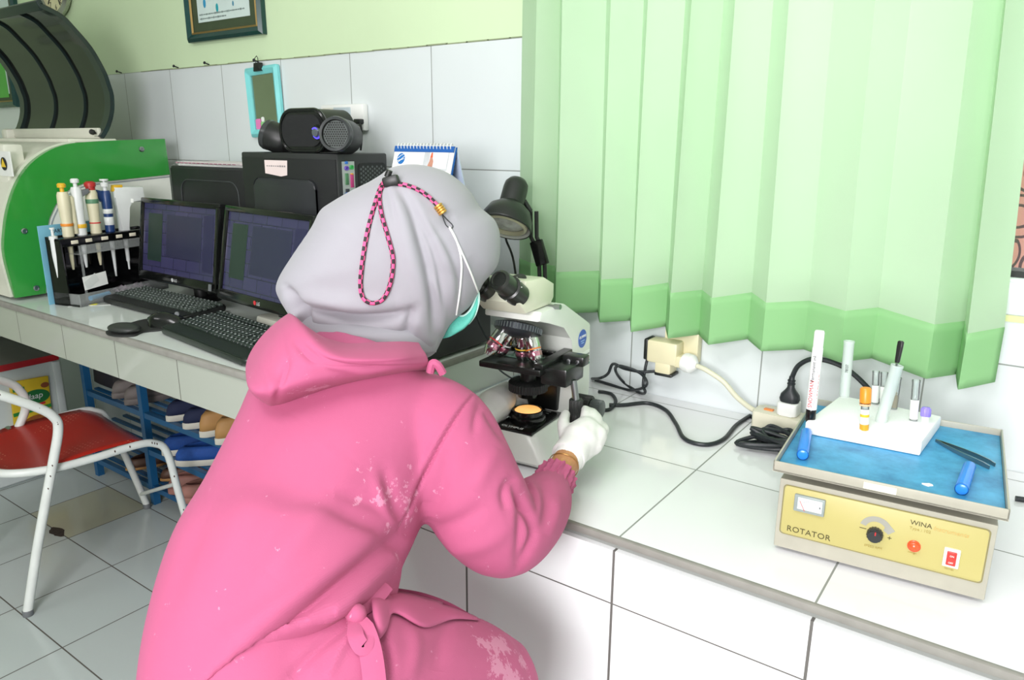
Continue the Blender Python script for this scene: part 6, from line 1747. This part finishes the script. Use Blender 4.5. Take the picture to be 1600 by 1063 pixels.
for col_ in HG:
    base_ = jd(col_[0][0], col_[0][1]); base2 = jd(col_[3][0], col_[3][1] + 25)
    HP_.append([Dp(u, v, (base_ if k < 2 else base_ * .5 + base2 * .5) - o_ + (.006 if k == 0 else -.004)) for k, (u, v, o_) in enumerate(col_)])
fine = []
cols = [spline(c, 6) for c in HP_]
for k in range(len(cols[0])):
    fine.append(spline([c[k] for c in cols], 6))
hm = MB().grid(fine)
ho = hm.build('hood', M_pink, None, None)
s_ = ho.modifiers.new('s', 'SOLIDIFY'); s_.thickness = .004; s_.offset = -1
sd_ = ho.modifiers.new('d', 'SUBSURF'); sd_.levels = 1; sd_.render_levels = 1
hmesh = evaluated(ho); bpy.data.objects.remove(ho)
strokes(hmesh, [([(430, 632), (440, 590), (452, 560)], 6, -.004), ([(470, 520), (500, 560), (560, 585)], 9, -.003), ([(450, 520), (480, 555), (530, 572), (600, 575)], 5, -.0035), ([(400, 560), (420, 590), (425, 630)], 8, .003), ([(478, 535), (512, 562), (560, 574), (620, 573), (668, 570)], 2.6, -.0028), ([(470, 540), (505, 568), (556, 583), (620, 579)], 6, .0025), ([(436, 520), (446, 560), (436, 610)], 5, -.003), ([(462, 530), (500, 575), (560, 590)], 8, -.003)])
hood = PC(link_mesh('hood', hmesh, M_pink, per, None))
for p_ in hood.data.polygons: p_.use_smooth = True
# shoulder tab that sticks up right of the hood
tabp = [Dp(672, 582, 1.06), Dp(676, 568, 1.055), Dp(684, 571, 1.055), Dp(692, 584, 1.06)]
sub_of(MB().tube(spline(tabp, 6), .006, 8).build('shoulder_loop', M_pink), jo)

# ---- headscarf, fitted to the head's outline as a full volume
OUT = [(602, 278), (613, 270), (631, 265), (655, 264), (685, 270), (710, 282), (733, 303), (748, 327), (758, 336), (771, 348), (778, 366), (779, 390), (775, 415), (765, 430), (752, 444), (744, 458), (730, 480), (713, 494), (699, 508), (685, 530), (672, 552), (650, 560), (620, 552), (580, 545), (545, 540), (510, 532), (490, 527), (476, 517), (466, 500), (454, 480), (444, 461), (440, 445), (447, 426), (465, 399), (495, 357), (509, 332), (525, 320), (555, 303), (582, 290)]
OC = np.array([612.0, 405.0])
od = [(atan2(y - OC[1], x - OC[0]), math.hypot(x - OC[0], y - OC[1])) for x, y in [(p.x, p.y) for p in spline([(a, b, 0) for a, b in OUT], 4, True)]]
od.sort()
oa = np.array([a for a, r in od]); orr = np.array([r for a, r in od])
def rho(a): return np.interp(a, oa, orr, period=2 * pi)
hd = 1.265
Hc = Dp(OC[0], OC[1], hd)
vz = (Hc - Vector(CAM)).normalized(); vx = Vector((vz.y, -vz.x, 0)).normalized(); vy = vx.cross(vz) * -1
if vy.z > 0: vy = -vy                      # vx right, vy down, vz away
bms = bmesh.new()
bmesh.ops.create_icosphere(bms, subdivisions=7, radius=1)
px = hd / FPX
for v in bms.verts:
    x, y, z = v.co
    a = atan2(y, x); s = math.hypot(x, y)
    r = rho(a) * px * 1.005
    zz = z * (.125 if z < 0 else .15)
    # perspective keeps the outline slightly in front of the widest section
    sc_ = s ** .92
    p = Hc + vx * (cos(a) * r * sc_) + vy * (sin(a) * r * sc_) + vz * zz
    v.co = p
for f in bms.faces: f.smooth = True
bms.normal_update()
if sum(1 for f in bms.faces if f.normal.dot(f.calc_center_median() - Hc) > 0) < len(bms.faces) / 2: bmesh.ops.reverse_faces(bms, faces=bms.faces[:])
sm_ = bpy.data.meshes.new('headscarf'); bms.to_mesh(sm_); bms.free()
strokes(sm_, [
    ([(470, 478), (510, 490), (560, 497), (610, 494), (640, 486)], 7, -.016), ([(462, 462), (500, 470), (560, 478), (620, 474)], 14, .010), ([(480, 512), (540, 512), (600, 512), (650, 508)], 10, .006),
    ([(446, 448), (462, 466), (476, 490), (484, 515)], 6, -.013), ([(442, 455), (452, 480), (466, 503), (480, 522)], 7, .007),
    ([(620, 292), (640, 325), (655, 370), (668, 420), (676, 470), (678, 520)], 7, -.010), ([(612, 296), (628, 340), (642, 400), (655, 450), (664, 500)], 14, .007),
    ([(632, 300), (660, 350), (680, 400), (690, 450), (690, 500)], 5, -.005), ([(640, 300), (668, 345), (694, 395), (706, 440), (704, 490)], 9, .005), ([(660, 330), (700, 390), (718, 440), (716, 480)], 6, -.004),
    ([(605, 292), (612, 320), (618, 350)], 5, -.004), ([(598, 292), (590, 330), (580, 370)], 9, .003), ([(650, 480), (640, 500), (636, 525)], 8, -.010), ([(735, 400), (748, 420), (760, 428)], 10, -.003),
    ([(690, 335), (700, 345), (708, 335)], 7, -.003), ([(600, 285), (560, 330), (520, 380), (480, 430)], 30, .004), ([(672, 430), (690, 480), (690, 530)], 6, .004),
])
sc_o = PC(link_mesh('headscarf', sm_, M_scarf, per, None))
tag(sc_o, 'pale grey jersey headscarf gathered by a cord at the crown')
SB = bvh_of(sm_)
nk = [[(462, 486), (490, 496), (535, 500), (590, 500), (640, 496), (690, 492)], [(470, 512), (500, 522), (545, 524), (590, 524), (645, 524), (688, 520)], [(490, 545), (520, 550), (555, 554), (600, 554), (645, 554), (680, 550)]]
G = []
for k, row in enumerate(nk):
    G.append(spline([Dp(u, v, 1.275 + (.02, -.01, .0)[k] - .105 * sin(pi * (j + .35) / 5.7) ** .6) for j, (u, v) in enumerate(row)], 5))
colz = [spline([G[i][j] for i in range(3)], 6) for j in range(len(G[0]))]
drape = PC(thick(MB().grid([[colz[j][k] for j in range(len(colz))] for k in range(len(colz[0]))]).build('scarf_drape', M_scarf, per), .004))
# cord lock, cord loop, bead, mask straps
def braid(pts_uv, r, off=.003):
    P = [hit(SB, p.x, p.y, off, hd - .08) for p in spline([(a, b, 0) for a, b in pts_uv], 14)]
    # even out spacing
    Q = [P[0]]
    for p in P[1:]:
        while (p - Q[-1]).length > .0035: Q.append(Q[-1] + (p - Q[-1]).normalized() * .0035)
    n = 8
    mb_ = MB().tube(Q, r, n)
    me = mb_.mesh('cord')
    K_p = mat('cord_pink', '#e0558a', .7); K_k = mat('cord_black', '#2a2226', .7)
    o = link_mesh('drawstring', me, [K_p, K_k], None, 60)
    for i, pl_ in enumerate(me.polygons):
        ri, j = divmod(i, n)
        pl_.material_index = 1 if ((ri + j // 2 * 2) // 2) % 2 else 0
    return o
cordo = PC(braid([(607, 283), (597, 288), (586, 318), (574, 362), (566, 410), (563, 445), (567, 465), (580, 474), (598, 468), (610, 442), (614, 405), (606, 370), (596, 335), (593, 305), (600, 287), (608, 284)], .0034).children and None or braid([(607, 283), (597, 288), (586, 318), (574, 362), (566, 410), (563, 445), (567, 465), (580, 474), (598, 468), (610, 442), (614, 405), (606, 370), (596, 335), (593, 305), (600, 287), (608, 284)], .0034)) if False else PC(braid([(607, 283), (597, 288), (586, 318), (574, 362), (566, 410), (563, 445), (567, 465), (580, 474), (598, 468), (610, 442), (614, 405), (606, 370), (596, 335), (593, 305), (600, 287), (608, 284)], .0034))
tag(cordo, 'pink and black braided drawstring loop')
c2_ = PC(braid([(616, 287), (632, 289), (652, 296), (670, 308), (684, 322)], .0034)); 
lk = hit(SB, 611, 283, .006, hd - .1)
lko = PC(MB().box(lk, (.026, .014, .016), rot=(0, -.25, .5), bev=.004).tube([lk + Vector((-.008, 0, .006)), lk + Vector((-.004, .002, .016))], .005, 10).build('cord_lock', K_black, per))
bd_ = hit(SB, 688, 327, .004, hd - .1)
mb = MB()
tdir = (hit(SB, 694, 336, .004, hd) - hit(SB, 682, 319, .004, hd)).normalized()
for k in range(4):
    q = bd_ + tdir * (-.006 + .004 * k)
    f1 = tdir.orthogonal().normalized(); f2 = tdir.cross(f1)
    mb.tube([q + (f1 * cos(a) + f2 * sin(a)) * .0055 for a in [2 * pi * i / 16 for i in range(16)]], .0021, 6, closed=True)
PC(mb.build('gold_bead', mat('gold_metal', '#d9a95a', .3, metal=.8), per))
def onscarf(pts, r, mt_, name, off=.002, n=7, sm=5):
    P = [hit(SB, p.x, p.y, off, hd + .02) for p in spline([(a, b, 0) for a, b in pts], sm)]
    return PC(MB().tube(P, r, n).build(name, mt_, per))
onscarf([(691, 335), (698, 343), (707, 352), (705, 357), (697, 352), (691, 337)], .0007, K_ink, 'thin_loop')
onscarf([(702, 355), (712, 374), (724, 400), (737, 430), (748, 460)], .0016, K_paper, 'mask_strap')
onscarf([(703, 356), (714, 378), (721, 410), (719, 450), (713, 492)], .0016, K_paper, 'mask_strap')
# mask: teal pleated shell at the face side
mtp = [[(747, 455), (742, 470), (735, 485), (724, 494), (713, 492)], [(748, 470), (742, 484), (733, 497), (718, 506), (702, 505)], [(742, 492), (735, 502), (725, 511), (710, 517), (694, 517)], [(732, 506), (724, 514), (714, 520), (701, 527), (687, 530)]]
G = []
for i, row in enumerate(mtp):
    G.append(spline([Dp(u, v, 1.262 - .012 * sin(pi * (j + .5) / 5) - (.006 if i in (1, 2) else 0)) for j, (u, v) in enumerate(row)], 4))
F = []
nC = len(G[0])
colz = [spline([G[i][j] for i in range(4)], 4) for j in range(nC)]
F = [[colz[j][k] for j in range(nC)] for k in range(len(colz[0]))]
mk_ = PC(thick(MB().grid(F).build('face_mask', mat('teal_mask_fabric', '#5dbfad', .7, var=.06, scale=60, bump=.3, bscale=300), per), .0015))
edge = [F[k][0] for k in range(len(F))]
sub_of(MB().tube(F[0][:], .0022, 6).tube(edge, .0022, 6).build('mask_binding', mat('pale_teal_binding', '#bfe3da', .7)), mk_)

# ---- gloved hands
def hand(spec, name):
    mb = MB()
    (w0, w1), (p0, p1), fingers, thumb = spec
    chain(mb, [Dp(*w0), Dp(*w1), Dp(*p0), Dp(*p1)], [.027, .028, .036, .031], 20, 5)
    for f, r in fingers: chain(mb, [Dp(*q) for q in f], r, 12, 4)
    chain(mb, [Dp(*q) for q in thumb], [.0145, .0115, .0095], 12, 4)
    return mb
HR = (((887, 719, 1.318), (893, 708, 1.335)), ((905, 692, 1.365), (915, 676, 1.39)),
      [([(913, 664, 1.385), (915, 648, 1.415), (914, 640, 1.45), (905, 645, 1.474)], [.0110, .0100, .0088, .0075]),
       ([(922, 664, 1.39), (927, 649, 1.42), (924, 644, 1.455), (913, 649, 1.475)], [.0110, .0100, .0088, .0075]),
       ([(930, 668, 1.39), (934, 655, 1.42), (929, 650, 1.455), (917, 652, 1.472)], [.0105, .0095, .0085, .0072]),
       ([(937, 682, 1.38), (945, 672, 1.405), (942, 665, 1.435), (930, 664, 1.455)], [.0095, .0088, .0078, .0066])],
      [(886, 690, 1.360), (880, 663, 1.395), (884, 647, 1.435)])
mb = hand(HR, 'glove')
chain(mb, [Dp(922, 694, 1.37), Dp(932, 680, 1.385)], [.024, .021], 16, 4)
gm = remesh(mb, .003, 12)
strokes(gm, [([(880, 700), (900, 697), (925, 705)], 3, -.001), ([(905, 660), (908, 680), (905, 700)], 5, -.0012), ([(922, 662), (922, 680)], 4, -.001)])
gl_ = PC(link_mesh('glove', gm, M_glove, per, None)); tag(gl_, 'white latex glove on the right hand')
wr = cuff(Dp(888, 715, 1.325), Dp(899, 699, 1.35), .0305, fr=0.0)
sub_of(wr.build('glove_cuff', M_glove), gl_)
HLh = (((752, 655, 1.462), (762, 646, 1.478)), ((770, 636, 1.498), (784, 624, 1.525)),
      [([(792, 617, 1.535), (806, 611, 1.555), (818, 617, 1.575), (824, 628, 1.580)], [.0105, .0095, .0088, .0075]),
       ([(794, 627, 1.535), (808, 622, 1.550), (819, 628, 1.570), (822, 638, 1.575)], [.0105, .0098, .0088, .0075]),
       ([(790, 637, 1.530), (804, 634, 1.545), (813, 640, 1.562), (815, 648, 1.570)], [.0100, .0092, .0085, .0072]),
       ([(783, 645, 1.520), (796, 645, 1.535), (803, 650, 1.550), (804, 656, 1.558)], [.0090, .0085, .0076, .0066])],
      [(772, 622, 1.505), (786, 606, 1.535), (800, 604, 1.560)])
gm2 = remesh(hand(HLh, 'glove'), .0035, 5)
g2_ = PC(link_mesh('glove', gm2, M_glove, per, None)); tag(g2_, 'white latex glove on the left hand')
# thin bracelet on the right wrist
q0, q1 = Dp(877, 734, 1.292), Dp(883, 723, 1.311)
axw = (q1 - q0).normalized(); f1 = axw.orthogonal().normalized(); f2 = axw.cross(f1)
PC(MB().tube([q0.lerp(q1, .5) + axw * .003 * sin(2 * a) + (f1 * cos(a) + f2 * sin(a)) * .0262 for a in [2 * pi * i / 40 for i in range(40)]], .0008, 6, closed=True).build('bracelet', mat('gold_thread', '#b0834a', .35, metal=.7), per))

# ---- the body itself, one continuous skin under the clothes
bdm = MB()
bcs = [c for c in cs]
sp_t = [bcs[i] + vz * (.0 if i < 6 else .03) for i in (1, 2, 3, 4, 5, 6, 7, 8)]
chain(bdm, sp_t, [.10, .11, .10, .09, .095, .10, .085, .06], 24, 4)
neck = cs[-1]
neck = neck + vz * .06
chain(bdm, [neck, Hc + vz * .03 + Vector((0, .0, -.03))], [.045, .045], 20, 4)
fdir = (Vector((-.83, 1.06, 1.12)) - Hc).normalized()
bdm.ball(Hc, (.078, .092, .10), 3); bdm.ball(Hc + fdir * .035 + Vector((0, 0, -.045)), (.055, .06, .06), 3)
sdv = fdir.cross(Vector((0, 0, 1))).normalized(); upv = sdv.cross(fdir)
bdm.ball(Hc + fdir * .098 - upv * .02, (.012, .014, .02), 2)
for s in (-1, 1):
    bdm.ball(Hc + sdv * .078 * s - upv * .01, (.012, .018, .028), 2)
    bdm.ball(Hc + fdir * .085 + sdv * .03 * s + upv * .01, (.013, .010, .009), 2)
bdm.ball(Hc + fdir * .088 - upv * .055, (.022, .010, .008), 2)
chain(bdm, [Dp(*RS[0][0], RS[0][1]), Dp(*RS[2][0], RS[2][1]), Dp(*RS[4][0], RS[4][1])], [.05, .045, .038], 18, 4)
chain(bdm, [Dp(*RS[4][0], RS[4][1]), Dp(852, 778, 1.225), Dp(872, 742, 1.278), Dp(888, 716, 1.322), Dp(903, 690, 1.365)], [.038, .034, .0255, .0245, .024], 18, 4)
chain(bdm, [LS[0], LS[1], LS[2]], [.05, .045, .038], 18, 4)
chain(bdm, [LS[2], LS[3], Dp(726, 662, 1.43), Dp(752, 655, 1.462), Dp(770, 636, 1.498)], [.038, .034, .0255, .0245, .022], 18, 4)
for h, k, a in ((hipR, kneeR, Vector((-.60, .72, .09))), (hipL, kneeL, Vector((-.96, .74, .09)))):
    chain(bdm, [h, k, k.lerp(a, .4) + Vector((0, -.01, 0)), a], [.085, .058, .05, .035], 18, 4)
    chain(bdm, [a + Vector((0, -.02, -.045)), a + Vector((0, .06, -.055)), a + Vector((0, .16, -.070))], [.036, .034, .020], 16, 4)
bm_me = remesh(bdm, .006, 6)
bo = PC(link_mesh('body', bm_me, M_skin, per, None))
# stool that carries the person
st_ = thing('stool', 'round stool under the person in pink scrubs', 'stool', (-.72, .45, 0))
MB().lathe([(.14, .415), (.15, .42), (.15, .435), (.14, .445), (.0, .446)]).build('seat', K_black, st_)
for k in range(4):
    a = pi / 4 + k * pi / 2
    MB().cyl((.10 * cos(a), .10 * sin(a), .415), (.15 * cos(a), .15 * sin(a), 0), .011).build('leg', K_steel, st_)
